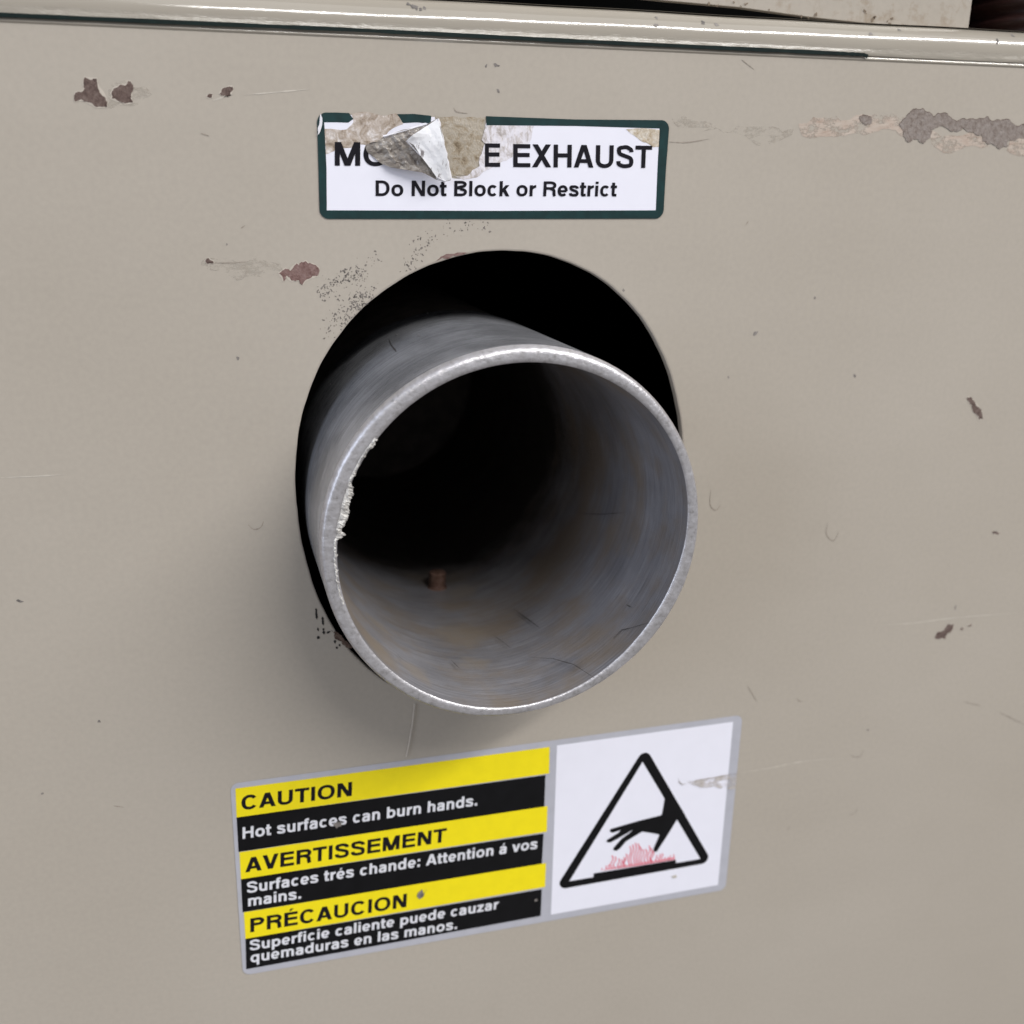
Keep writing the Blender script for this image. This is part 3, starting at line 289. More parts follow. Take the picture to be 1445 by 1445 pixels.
M_grime = worn('brown_grime', (.13, .09, .06), (.24, .18, .12), .35, .5, 700)
M_hose = flat('dark_red_brown_rubber', (.034, .013, .011), .5, .4, .3, 200)
M_fib = flat('pale_thread', (.55, .50, .44), .6)

# ---------------------------------------------------------------- builders
def empty(name, loc, label, cat):
    o = bpy.data.objects.new(name, None); C.objects.link(o); o.location = loc; o.empty_display_size = .02
    o['label'] = label; o['category'] = cat; return o
def link(name, me, mat, parent=None, smooth=False, label=None):
    me.materials.append(mat); o = bpy.data.objects.new(name, me); C.objects.link(o)
    if parent: o.parent = parent; o.matrix_parent_inverse = Matrix.Translation(parent.location).inverted()
    if smooth:
        for p in me.polygons: p.use_smooth = True
    if label: o['label'] = label
    return o
def mesh(name, vs, fs):
    me = bpy.data.meshes.new(name); me.from_pydata([tuple(v) for v in vs], [], fs); me.update(); return me
def ccw(pts):
    a = sum(x0 * y1 - x1 * y0 for (x0, y0), (x1, y1) in zip(pts, pts[1:] + pts[:1])); return pts if a > 0 else pts[::-1]
def plate(name, loops, y, t=.00004):
    """flat sheet cut to one outline (or several islands) standing off the panel at y (towards the viewer is -y), with a thin edge"""
    vs, fs = [], []
    for pts in loops:
        pts = ccw([tuple(q) for q in pts]); k = len(vs); n = len(pts)
        vs += [(x, y - t, z) for x, z in pts]
        for tri in tessellate_polygon([[Vector((x, z, 0)) for x, z in pts]]):
            a, b, c = tri; A, B, Cc = pts[a], pts[b], pts[c]
            s = (B[0]-A[0])*(Cc[1]-A[1]) - (B[1]-A[1])*(Cc[0]-A[0])
            fs.append((k+a, k+b, k+c) if s > 0 else (k+a, k+c, k+b))
        vs += [(x, y, z) for x, z in pts]
        fs += [(k+i, k+n+i, k+n+(i+1) % n, k+(i+1) % n) for i in range(n)]
    return mesh(name, vs, fs)
def jag(pts, amp=.28, levels=3, seed=1, closed=True):
    r = random.Random(seed); pts = [tuple(q) for q in pts]
    for _ in range(levels):
        o = []
        for i, a in enumerate(pts):
            if not closed and i == len(pts) - 1: o.append(a); break
            b = pts[(i+1) % len(pts)]; L = math.hypot(b[0]-a[0], b[1]-a[1]); k = r.uniform(-amp, amp)
            o += [a, ((a[0]+b[0])/2 - (b[1]-a[1])*k, (a[1]+b[1])/2 + (b[0]-a[0])*k)]
        pts = o; amp *= .8
    return pts
def grow(pts, d):
    pts = ccw(list(pts)); n = len(pts); o = []
    for i in range(n):
        a, b = pts[i-1], pts[(i+1) % n]; tx, tz = b[0]-a[0], b[1]-a[1]; L = math.hypot(tx, tz) or 1
        o.append((pts[i][0] + tz/L*d, pts[i][1] - tx/L*d))
    return o
def ribbon(pts, w, taper=True, seed=0, wob=.0):
    """outline of a tapered stroke"""
    r = random.Random(seed); Lf, Rt = [], []; n = len(pts)
    for i in range(n):
        a, b = pts[max(0, i-1)], pts[min(n-1, i+1)]; tx, tz = b[0]-a[0], b[1]-a[1]; L = math.hypot(tx, tz) or 1
        k = w/2 * ((.15 + .85*math.sin(math.pi*(i+.15)/(n-.7))) if taper else 1) * (1 + r.uniform(-wob, wob))
        Lf.append((pts[i][0]-tz/L*k, pts[i][1]+tx/L*k)); Rt.append((pts[i][0]+tz/L*k, pts[i][1]-tx/L*k))
    return Lf + Rt[::-1]
def refine(pts, n):
    o = []
    for a, b in zip(pts, pts[1:]): o += [(a[0]+(b[0]-a[0])*i/n, a[1]+(b[1]-a[1])*i/n) for i in range(n)]
    return o + [pts[-1]]
def roundrect(corners, r, k=8):
    o = []; n = len(corners)
    for i in range(n):
        p, a, b = Vector(corners[i]), Vector(corners[i-1]), Vector(corners[(i+1) % n])
        u, v = (a-p).normalized(), (b-p).normalized(); c = p + (u+v)*r
        for j in range(k+1):
            t = j/k*math.pi/2; o.append(tuple(c - v*r*math.cos(t) - u*r*math.sin(t)))
    return o
def fourier(f, t):
    v = f[0]; i = 1; k = 1
    while i < len(f): v += f[i]*math.cos(k*t) + f[i+1]*math.sin(k*t); i += 2; k += 1
    return v

# ---------------------------------------------------------------- housing panel
gz = D['gz']; hx, hz = D['hole']
house = empty('housing_panel', (hx, 0, -.24), 'chipped beige painted metal panel with a round hole and rolled top edge', 'panel')
X0, X1, Z0, Z1 = -.22, .30, -.27, gz + .0008
N = 512; hole = []
for i in range(N):
    t = 2*math.pi*i/N; r = fourier(D['hole_f'], t) + .00004*math.sin(t*23+1) + .00002*math.sin(t*61)
    hole.append((hx + r*math.cos(t), hz + r*math.sin(t), t))
vs = []; fs = []
rings = []
def ring(pts): vs.extend(pts); rings.append(len(vs) - N); return rings[-1]
def rin(d, y): return [(x + math.cos(t)*d, y, z + math.sin(t)*d) for x, z, t in hole]
outer = []
for x, z, t in hole:
    dx, dz = math.cos(t), math.sin(t)
    s = min((X1-hx)/dx if dx > 1e-9 else (X0-hx)/dx if dx < -1e-9 else 9, (Z1-hz)/dz if dz > 1e-9 else (Z0-hz)/dz if dz < -1e-9 else 9)
    outer.append((hx+dx*s, 0, hz+dz*s))
for (cx, cz) in ((X0, Z0), (X1, Z0), (X0, Z1), (X1, Z1)):
    i = min(range(N), key=lambda i: math.hypot(outer[i][0]-cx, outer[i][2]-cz)); outer[i] = (cx, 0, cz)
ring(outer); ring(rin(.0004, 0)); ring(rin(.0001, .0001)); ring(rin(0, .0004)); ring(rin(0, .0015)); ring(rin(.004, .0015))
for a, b in zip(rings, rings[1:]):
    fs += [(a+i, b+i, b+(i+1) % N, a+(i+1) % N)[::-1] for i in range(N)]
link('front_sheet', mesh('front_sheet', vs, fs), M_paint, house)

# rolled top edge: lip, shallow hollow, convex roll
prof = [(.0006, .00004), (-.0001, .00006), (-.00030, .00016), (-.00044, .0004), (-.00049, .00062), (-.00046, .0008), (-.00040, .0010), (-.00033, .0012), (-.00027, .0014)]
for i in range(1, 11): a = math.radians(3*i); prof.append((-.00025+.006*(1-math.cos(a)), .0018+.006*math.sin(a)))
y_, z_ = prof[-1]; a0 = math.radians(30)
for i in range(1, 9): a = a0+math.radians(7.2*i); prof.append((y_+.0052*(math.cos(a0)-math.cos(a)), z_+.0046*(math.sin(a)-math.sin(a0))))
prof.append((.03, prof[-1][1]+.0002))
# smooth the profile with Catmull-Rom
def cat(P, k=5):
    o = []
    for i in range(len(P)-1):
        p0, p1, p2, p3 = P[max(0, i-1)], P[i], P[i+1], P[min(len(P)-1, i+2)]
        for j in range(k):
            t = j/k; o.append(tuple(.5*(2*p1[q] + (p2[q]-p0[q])*t + (2*p0[q]-5*p1[q]+4*p2[q]-p3[q])*t*t + (3*p1[q]-p0[q]-3*p2[q]+p3[q])*t**3) for q in (0, 1)))
    return o + [P[-1]]
pf = cat(prof); K = 160; vs = []; fs = []
for i in range(K+1):
    x = X0 + (X1-X0)*i/K; wob = .00006*math.sin(x*61) + .00004*math.sin(x*173+1)
    lip = .75 + .35*math.sin(x*38+.8) + .25*math.sin(x*97) + .12*math.sin(x*240)
    vs += [(x, (y if z > .0014 or y > 0 else -.00027 + (y+.00027)*lip) + wob*.4*min(1, z/.001), gz + z + wob*min(1, z/.002)) for y, z in pf]
n = len(pf); cut = next(j for j, (y, z) in enumerate(pf) if z > .0017 and y < .02)
for nm, j0, j1, m_ in (('rolled_edge', cut, n-1, M_rail), ('lower_lip', 0, cut, M_lip)):
    v2 = [vs[i*n+j] for i in range(K+1) for j in range(j0, j1+1)]; n2 = j1-j0+1
    link(nm, mesh(nm, v2, [(i*n2+j, i*n2+n2+j, i*n2+n2+j+1, i*n2+j+1) for i in range(K) for j in range(n2-1)]), m_, house, True)
# thin bright crease where the panel meets the lip, and the dark green line in it
vs = []; fs = []
cp = [(0, -.00090), (-.00018, -.00066), (-.00024, -.00058), (-.00020, -.0004), (-.00010, -.0001), (0, .00003)]
for x in (X0, X1): vs += [(x, y, gz+z) for y, z in cp]
n = len(cp); fs = [(j, j+n, j+n+1, j+1) for j in range(n-1)]
link('crease', mesh('crease', vs, fs), M_rail, house, True)
g = refine(D['green'], 12)
link('gasket_line', plate('gasket_line', [ribbon([(x, z+.00036) for x, z in g], .00066, False, 3, .16)], -.0005, .00012), M_stripe, house)
# inside of the housing and the gap above, painted black for their shade
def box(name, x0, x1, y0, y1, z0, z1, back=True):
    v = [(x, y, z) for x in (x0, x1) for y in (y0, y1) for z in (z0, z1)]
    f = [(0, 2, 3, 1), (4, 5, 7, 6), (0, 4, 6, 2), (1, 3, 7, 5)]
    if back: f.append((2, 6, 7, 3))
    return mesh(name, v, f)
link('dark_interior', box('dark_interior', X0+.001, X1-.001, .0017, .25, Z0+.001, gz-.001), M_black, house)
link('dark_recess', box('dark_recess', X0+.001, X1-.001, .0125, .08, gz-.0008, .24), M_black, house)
# wear
Y1 = -.00003
for k, p in D['rust'].items():
    p2 = jag(p, .22, 3, hash(k[1]) if False else ord(k[1]))
    link('chip_rim', plate('chip_rim', [grow(jag(p, .16, 2, 7), .00022)], Y1, .00002), M_chiprim, house)
    link('rust_spot', plate('rust_spot', [p2], Y1-.00003, .00003), M_rust2 if k in ('R5',) else M_rust, house)
for k, p in D['prim'].items():
    link('scrape', plate('scrape', [jag(p, .2, 3, ord(k[1]))], Y1, .00001), M_primer if k not in ('P4', 'P5', 'P6') else M_rub, house)
for k, p in D['big'].items():
    q = jag(p, .22, 3, 5)
    link('rust_shadow_edge', plate('rust_shadow_edge', [[(x, z+.00013) for x, z in q]], Y1-.00002, .00001), M_rustshade, house)  # dark copy shifted up: rust plus a painted shadow along the top edge
    link('bare_patch', plate('bare_patch', [q], Y1-.00005, .00003), M_bare, house)
link('rust_spot', plate('rust_spot', [jag(D['hole_rust'], .16, 2, 3)], Y1, .00003), M_rust2, house)
link('rust_spot', plate('rust_spot', [jag(D['low_rust'], .3, 3, 3)], Y1, .00003), M_rustshade, house)
link('soot_mark', plate('soot_mark', [jag(ribbon(refine(s, 4), .00048, True, i, .6), .25, 1, i) for i, s in enumerate(D['soot_shade'])], Y1-.00004, .00002), M_soot, house)
for i, s in enumerate(D['scratch']):
    link('scratch', plate('scratch', [ribbon(refine(cat(s, 4), 3), .00024, True, i, .5)], Y1-.00001, .00001), M_scratch2 if i in (1, 2, 0, 4, 5) else M_scratch, house)
rnd = random.Random(11)
def blob(x, z, r, seed, asp=1.):
    q = random.Random(seed); a0 = q.uniform(0, 6.3); o = []
    for i in range(9):
        a = i/9*2*math.pi; rr = r*q.uniform(.45, 1.2); u, v = rr*math.cos(a)*asp, rr*math.sin(a); o.append((x+u*math.cos(a0)-v*math.sin(a0), z+u*math.sin(a0)+v*math.cos(a0)))
    return o
link('scuff_mark', plate('scuff_mark', [blob(x, z, rnd.choice((.00007, .0001, .00013, .0002)), i, rnd.uniform(1, 2.2)) for i, (x, z) in enumerate(D['fleck'])], Y1, .00001), M_smudge, house)
for i, (x, z) in enumerate(D['speck']):
    link('dirt_speck', plate('dirt_speck', [blob(x, z, rnd.uniform(.00018, .00042), i, rnd.uniform(1, 2))], Y1, .00001), M_fleck, house)
# chips on the rolled edge, laid on its curved face
def rail_y(z):
    z -= gz
    for (y0, z0), (y1, z1) in zip(pf, pf[1:]):
        if z0 <= z <= z1 and z1 > z0: return y0 + (y1-y0)*(z-z0)/(z1-z0)
    return .002
for i, (x, z) in enumerate(D['railchips']):
    b = ccw(blob(x, z-.0002, rnd.uniform(.0003, .00055), i+50, 1.3))
    vs = [(x, rail_y(z)-.00006, z)] + [(p[0], rail_y(p[1])-.00006, p[1]) for p in b]
    link('paint_chip', mesh('paint_chip', vs, [(0, 1+j, 1+(j+1) % 9) for j in range(9)]), M_fleck, house)

# ---------------------------------------------------------------- upper cover and hose behind the rolled edge
cov = D['cover'][:6]; m0 = (cov[3][1]-cov[0][1])/(cov[3][0]-cov[0][0]); cov = cov + [(cov[5][0]+.003, .2), (-.2, .2), (-.2, cov[0][1]+m0*(-.2-cov[0][0]))]; me = plate('upper_cover', [jag(cov[:5], .0, 0, 1, False) + cov[5:]], .0075, .0015)
o = link('upper_cover', me, M_paintdirty); o['label'] = 'grimy beige metal cover above the dark gap along the top edge'; o['category'] = 'cover'
bv = o.modifiers.new('b', 'BEVEL'); bv.width = .0004; bv.segments = 2; bv.limit_method = 'ANGLE'
for i, (x, z, r_) in enumerate(D['coverdirt']):
    m_ = plate('rust_spot', [jag(blob(x, z, r_*.7, i+90, 1.8), .2, 1, i)], .0059, .00003); m_.materials.append(M_grime); oo = bpy.data.objects.new('rust_spot', m_); C.objects.link(oo); oo.parent = o
hs = D['hose']; hxc = (hs[0][0]+hs[1][0])/2 + .004; vs = []; fs = []; seg = 40; rings_ = 120
for i in range(rings_):
    z = gz + .0 + i*.0006; r = .0185 + .0009*math.sin(i*.0006/.0042*2*math.pi)
    vs += [(hxc + r*math.cos(a*2*math.pi/seg), .034 + r*math.sin(a*2*math.pi/seg), z) for a in range(seg)]
for i in range(rings_-1):
    for a in range(seg): fs.append((i*seg+a, i*seg+(a+1) % seg, (i+1)*seg+(a+1) % seg, (i+1)*seg+a))
o = link('ribbed_hose', mesh('ribbed_hose', vs, fs), M_hose, None, True); o['label'] = 'dark red-brown ribbed hose beside the grimy beige cover'; o['category'] = 'hose'

# ---------------------------------------------------------------- exhaust pipe
ctr, e1, e2, ax = (Vector(D[k]) for k in ('ctr', 'e1', 'e2', 'n'))
Lp = .057
pipe = empty('exhaust_pipe', ctr - ax*Lp, 'round aluminium exhaust pipe sticking out of the hole', 'pipe')
PM = Matrix((e1, e2, ax)).transposed().to_4x4(); PM.translation = ctr - ax*Lp
pipe.matrix_world = PM
def plink(name, vs, fs, mat, smooth=True, label=None):
    me = mesh(name, vs, fs); me.materials.append(mat); o = bpy.data.objects.new(name, me); C.objects.link(o); o.parent = pipe
    if smooth:
        for p in me.polygons: p.use_smooth = True
    if label: o['label'] = label
    return o
N = 360
def lathe(rows, flip=False):
    """rows: list of functions t -> (r, s)"""
    vs, fs = [], []
    for f in rows:
        for i in range(N):
            t = 2*math.pi*i/N; r, s = f(t); vs.append((r*math.cos(t), r*math.sin(t), s))
    for a in range(len(rows)-1):
        for i in range(N):
            j = (i+1) % N; q = (a*N+i, a*N+j, (a+1)*N+j, (a+1)*N+i); fs.append(q[::-1] if flip else q)
    return vs, fs
ro = lambda t: fourier(D['rout_f'], t); ri = lambda t: fourier(D['rin_f'], t)
q = random.Random(2); ph = [q.uniform(0, 6.3) for _ in range(8)]
def jit(t, k): return sum(math.sin(t*f + ph[(i+k) % 8])/ (1+i*.4) for i, f in enumerate((9, 17, 31, 53, 71)))*.33
lerp = lambda a, b, u: a + (b-a)*u
rows = [lambda t, u=u: (lerp(.0380, ro(t)+.00008, u), u*(Lp-.0016)) for u in (0, .2, .4, .6, .8, .93, .985, 1)]
plink('outer_wall', *lathe(rows), M_out)
bv_ = lambda t: .0007 + .0007*max(0, math.cos(t-1.8))                # filed wider on the upper left
rows = [lambda t: (ro(t)+.00008, Lp-.0016), lambda t: (ro(t)+.00008, Lp-bv_(t)), lambda t: (ro(t)-.00008-.12*bv_(t), Lp-.62*bv_(t)+.00008*jit(t, 0)), lambda t: (ro(t)-.3*bv_(t), Lp-.3*bv_(t)+.00008*jit(t, 1)), lambda t: (ro(t)-.65*bv_(t)+.00006*jit(t, 2), Lp-.08*bv_(t)), lambda t: (ro(t)-1.0*bv_(t)+.00008*jit(t, 5), Lp-.00001),
        lambda t: (lerp(ro(t), ri(t), .7)+.00008*jit(t, 4), Lp+.00006*jit(t, 3)), lambda t: (ri(t)+.00012+.00007*jit(t, 3), Lp-.00003), lambda t: (ri(t), Lp-.0003)]
plink('rim', *lathe(rows), M_rim, True, 'bright sawn end of the pipe')
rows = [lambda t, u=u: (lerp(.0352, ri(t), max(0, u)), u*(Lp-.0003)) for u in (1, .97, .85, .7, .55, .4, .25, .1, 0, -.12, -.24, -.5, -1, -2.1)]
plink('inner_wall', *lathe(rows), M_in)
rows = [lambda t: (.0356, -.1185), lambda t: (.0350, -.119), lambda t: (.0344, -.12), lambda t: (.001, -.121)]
plink('inner_pipe', *lathe(rows), M_deepshade)
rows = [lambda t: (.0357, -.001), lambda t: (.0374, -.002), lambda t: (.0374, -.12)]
plink('rear_pipe', *lathe(rows, True), M_deepshade)
for R_, key, mat_, nm in ((.0344, 'in_scr', M_scrin, 'scratch'), (.0381, 'out_scr', M_scrin, 'scratch'), (.0381, 'out_dot', M_rim, 'nick')):
    for i, line in enumerate(D[key]):
        line = [(t, z, r) for t, z, r in line]; closed = nm in ('stain', 'nick'); vs, fs = [], []
        if closed:
            P = jag([(t*R_, z) for t, z, r in line], .18, 2, i+3); vs = [(r_/R_, z) for r_, z in P]; rr_ = line[0][2]
            tri = tessellate_polygon([[Vector((a, b*20, 0)) for a, b in vs]]); fs = [tuple(f) for f in tri]; vs = [(rr_*math.cos(a), rr_*math.sin(a), b) for a, b in vs]
        else:
            P = ribbon(refine([(t*R_, z) for t, z, r in line], 6), .0002 if key == 'in_scr' else .00032, True, i, .5); n_ = len(P); rr_ = line[0][2]
            vs = [(rr_*math.cos(a/R_), rr_*math.sin(a/R_), b) for a, b in P]; fs = [(k, k+1, n_-2-k, n_-1-k) for k in range(n_//2-1)]
        plink(nm, vs, fs, mat_, False)
# ragged burr along the left of the rim
B = sorted([(a if a > 0 else a+2*math.pi, r) for a, r in D['burr']]); fine = []
for (a, r), (b, s) in zip(B, B[1:]):
    for j in range(6): fine.append((a+(b-a)*j/6, r+(s-r)*j/6))
vs = []; fs = []; q = random.Random(8)
for i, (a, r) in enumerate(fine):
    rim_r = ri(a)+.0009; r = min(r, ri(a)+.0002) + q.uniform(-.00022, .00022)
    for u, s in ((.25, Lp+.00002), (.5, Lp+.00016+q.uniform(-.00014, .00014)), (.78, Lp+.00002+q.uniform(-.0002, .0002)), (1, Lp-.0003+q.uniform(-.00015, .00015)), (.8, Lp-.0009)):
        rr = rim_r+(r-rim_r)*u; vs.append((rr*math.cos(a), rr*math.sin(a), s))
for i in range(len(fine)-1):
    for j in range(4): k = i*5+j; fs.append((k, k+1, k+6, k+5))
plink('burr', vs, fs, M_burr, False, 'ragged pale burr on the left of the rim')
# rusty bolt end poking up through the inner pipe
th, sd = D['bolt']; th = math.radians(th); s0 = Lp + sd; vs = []; fs = []; rr = .0023; hgt = 0.0; S = 24; rows_ = []
Rb = .0352; rad = Vector((math.cos(th), math.sin(th), 0)); tang = Vector((-math.sin(th), math.cos(th), 0)); axl = Vector((0, 0, 1))
prof_b = [(rr*1.15, -.0004), (rr*1.15, .0003)] + [(rr*(1 if i % 2 else .86), .0005+i*.00033) for i in range(12)] + [(rr*.8, .0046), (0.0001, .0047)]
for r, h in prof_b:
    for a in range(S): vs.append(rad*(Rb-h) + tang*r*math.cos(2*math.pi*a/S) + axl*(s0 + r*math.sin(2*math.pi*a/S)))
for i in range(len(prof_b)-1):
    for a in range(S): fs.append((i*S+a, i*S+(a+1) % S, (i+1)*S+(a+1) % S, (i+1)*S+a))
plink('bolt', vs, fs, M_bolt, True, 'rusty bolt end inside the pipe')

# ---------------------------------------------------------------- lettering
def arc(cx, cy, rx, ry, a0, a1, n=22, p=2.25):
    o = []
    for k in range(n+1):
        t = math.radians(a0+(a1-a0)*k/n); c, q_ = math.cos(t), math.sin(t)
        o.append((cx+rx*math.copysign(abs(c)**(2/p), c), cy+ry*math.copysign(abs(q_)**(2/p), q_)))
    return o
ADV = dict(zip('ABCDEHIMNOPRSTUVXabcdefhiklmnopqrstuvz.: áéÉ', (
    690, 690, 722, 722, 655, 722, 278, 833, 722, 778, 667, 710, 667, 611, 722, 667, 667, 556, 600, 545, 600, 556, 315, 585, 265, 545, 265, 875, 585, 600, 600, 600, 380, 540, 330, 585, 545, 500, 278, 300, 278, 556, 556, 655)))
def glyph(ch, w):
    """one grotesque sans letter as strokes ('s', centre line, closed) and filled shapes ('p', outline); cap height 1, stem w"""
    A = ADV[ch]/718; sb = .085; L = sb+w/2; Rr = A-sb-w/2; m = A/2; X = .735; h = w*.88; o = []
    S = lambda *P: o.append(('s', list(P), False))
    ring_ = lambda cx, cy, rx, ry: o.append(('s', arc(cx, cy, rx, ry, 0, 360, 40)[:-1], True))
    path = lambda P: o.append(('s', P, False))
    def diag(xt, xb, wd, y1=1., y0=0.): o.append(('p', [(xt-wd/2, y1), (xb-wd/2, y0), (xb+wd/2, y0), (xt+wd/2, y1)]))
    def bar(x0, x1, y, t=None):
        t = t or h; o.append(('p', [(x0, y-t/2), (x1, y-t/2), (x1, y+t/2), (x0, y+t/2)]))
    def stem(x, y0=0., y1=1.): o.append(('p', [(x-w/2, y0), (x+w/2, y0), (x+w/2, y1), (x-w/2, y1)]))
    def accent(x, y): o.append(('p', [(x-.07, y), (x+.03, y), (x+.17, y+.17), (x+.0, y+.17)]))
    if ch in 'éá': 
        o += glyph('e' if ch == 'é' else 'a', w); accent(m-.02, .82); return o
    if ch == 'É': o += glyph('E', w); accent(m-.02, 1.08); return o
    if ch == 'H': stem(L); stem(Rr); bar(L, Rr, .53)
    elif ch == 'E': stem(L); bar(L, A-.05, h/2); bar(L, A-.085, .53); bar(L, A-.06, 1-h/2)
    elif ch == 'T': bar(.025, A-.025, 1-h/2); stem(m)
    elif ch in 'Il': stem(m)
    elif ch == 'N': stem(L); stem(Rr); diag(L+w*.1, Rr-w*.1, w*1.2)
    elif ch == 'M': stem(L-.01); stem(Rr+.01); diag(L+w*.12, m, w*1.15); diag(Rr-w*.12, m, w*1.15)
    elif ch == 'A': diag(m-w*.06, .02+w*.55, w*1.1); diag(m+w*.06, A-.02-w*.55, w*1.1); bar(.24, A-.24, .29, h*.95)
    elif ch == 'V': diag(.02+w*.55, m-w*.06, w*1.1); diag(A-.02-w*.55, m+w*.06, w*1.1)
    elif ch == 'X': diag(.045+w*.6, A-.025-w*.6, w*1.22); diag(A-.045-w*.6, .025+w*.6, w*1.22)
    elif ch == 'O': ring_(m, .5, m-.055-w/2, .515-h/2)
    elif ch == 'C': path(arc(m+.01, .5, m-.06-w/2, .515-h/2, 36, 324, 36))
    elif ch == 'D': stem(L); path([(L, 1-h/2), (A*.44, 1-h/2)] + arc(A*.44, .5, A-.065-w/2-A*.44, .5-h/2, 88, -88) + [(A*.44, h/2), (L, h/2)])
    elif ch in 'PR':
        y0 = .44; r_ = (1-y0)/2; path([(L, 1-h/2), (A*.55, 1-h/2)] + arc(A*.55, 1-r_, Rr+.03-A*.55, r_-h/2, 88, -88) + [(A*.55, y0+h/2), (L, y0+h/2)]); stem(L)
        if ch == 'R': path(cat([(A*.52, y0+h*.5), (Rr-.05, y0-.02), (Rr-.005, y0-.13), (Rr+.005, .14), (Rr+.04, 0)], 6))
    elif ch == 'B':
        stem(L); path([(L, 1-h/2), (A*.5, 1-h/2)] + arc(A*.5, .765, Rr-.0-A*.5, .235-h/2, 88, -88) + [(L, .53)]); path([(L, .53)] + [(A*.52, .53)] + arc(A*.52, .265, Rr+.03-A*.52, .265-h/2, 88, -88) + [(A*.52, h/2), (L, h/2)])
    elif ch == 'U': path([(L, 1), (L, .36)] + arc(m, .36, m-L, .375-h/2, 182, 358, 24) + [(Rr, .36), (Rr, 1)])
    elif ch in 'Ss':
        k = 1 if ch == 'S' else X; l, r = (.055+w/2, A-.055-w/2) if k == 1 else (.04+w/2, A-.045-w/2); u = h/2
        path(cat([(r-.01, k*.705), (r-.035, k*.81), (m+.1, k-u+.002), (m, k-u+.012), (m-.1, k-u), (l+.035, k*.87), (l+.015, k*.745), (l+.075, k*.62), (m, k*.53), (r-.06, k*.43), (r, k*.275), (r-.05, k*.12), (m+.1, u-.004), (m, u-.012), (m-.1, u-.004), (l+.03, k*.16), (l, k*.30)], 5))
    elif ch == 'o': ring_(m, X/2, m-.05-w/2, X/2+.012-h/2)
    elif ch in 'bp': stem(L, 0 if ch == 'b' else -.29, 1 if ch == 'b' else X); ring_(m+.02, X/2, m-.02-.045-w/2, X/2+.01-h/2)
    elif ch in 'dq': stem(Rr, 0 if ch == 'd' else -.29, 1 if ch == 'd' else X); ring_(m-.02, X/2, m-.02-.045-w/2, X/2+.01-h/2)
    elif ch == 'c': path(arc(m+.01, X/2, m-.05-w/2, X/2+.012-h/2, 40, 320, 32))
    elif ch == 'e': path(arc(m, X/2, m-.05-w/2, X/2+.012-h/2, -4, 318, 36)); bar(.05+w*.5, A-.05-w*.4, X/2-h*.12, h*.85)
    elif ch == 'a':
        l, r = .06+w/2, A-.09-w/2
        path(cat([(l+.005, .525), (l+.05, .635), (m-.02, X-h/2+.01), (r-.06, X-h/2-.025), (r, .55), (r, .45)], 5) + [(r, .14)] + [(r+.005, .07), (r+.03, 0)])
        path(cat([(r, .455), (m+.03, .415), (l+.06, .36), (l-.01, .215), (l+.045, .08), (m-.06, h/2-.008), (r-.1, .10), (r, .26)], 5))
    elif ch in 'hn': stem(L, 0, 1 if ch == 'h' else X); path([(L, X*.55)] + arc(m, X*.62, m-L, X*.38+.012-h/2, 178, 2, 20)[2:] + [(Rr, X*.6), (Rr, 0)])
    elif ch == 'm':
        stem(L, 0, X); path([(L, X*.58)] + arc((L+m)/2, X*.66, (m-L)/2, X*.34+.012-h/2, 178, 2, 18)[2:] + [(m, X*.6), (m, 0)]); path([(m, X*.58)] + arc((Rr+m)/2, X*.66, (m-L)/2, X*.34+.012-h/2, 178, 2, 18)[2:] + [(Rr, X*.6), (Rr, 0)])
    elif ch == 'u': stem(Rr, 0, X); path([(Rr, X*.45)] + arc(m, X*.38, m-L, X*.38+.012-h/2, -2, -178, 20)[2:] + [(L, X*.4), (L, X)])
    elif ch == 'r': stem(L, 0, X); path(cat([(L, .42), (L+.06, X-h*1.05), (A-.11, X-h/2), (A-.02, X-h/2+.012)], 6))
    elif ch == 't': path([(m-.03, .94), (m-.03, .2)] + cat([(m-.03, .2), (m-.015, .09), (m+.06, h/2-.002), (A-.02, h/2)], 5)[1:]); bar(.015, A-.02, X-h/2)
    elif ch == 'f': path(cat([(A-.0, 1-h/2+.01), (m+.09, 1-h/2), (m-.01, .88), (m-.02, .74)], 6) + [(m-.02, 0)]); bar(.015, A-.03, X-h/2)
    elif ch == 'i': stem(m, 0, X); stem(m, .84, 1)
    elif ch == 'k': stem(L); diag(A-.05-w*.55, L+w*.1, w*1.25, X, .26); diag(m-.02, A-.02-w*.6, w*1.2, .46, 0)
    elif ch == 'v': diag(.015+w*.52, m-w*.04, w*1.04, X); diag(A-.015-w*.52, m+w*.04, w*1.04, X)
    elif ch == 'z': bar(.05, A-.05, X-h/2); bar(.04, A-.04, h/2); diag(A-.07-w*.6, .06+w*.6, w*1.25, X-h*.6, h*.6)
    elif ch == '.': stem(m, 0, w*1.05)
    elif ch == ':': stem(m, 0, w*1.05); stem(m, X-w*1.05, X)
    return o
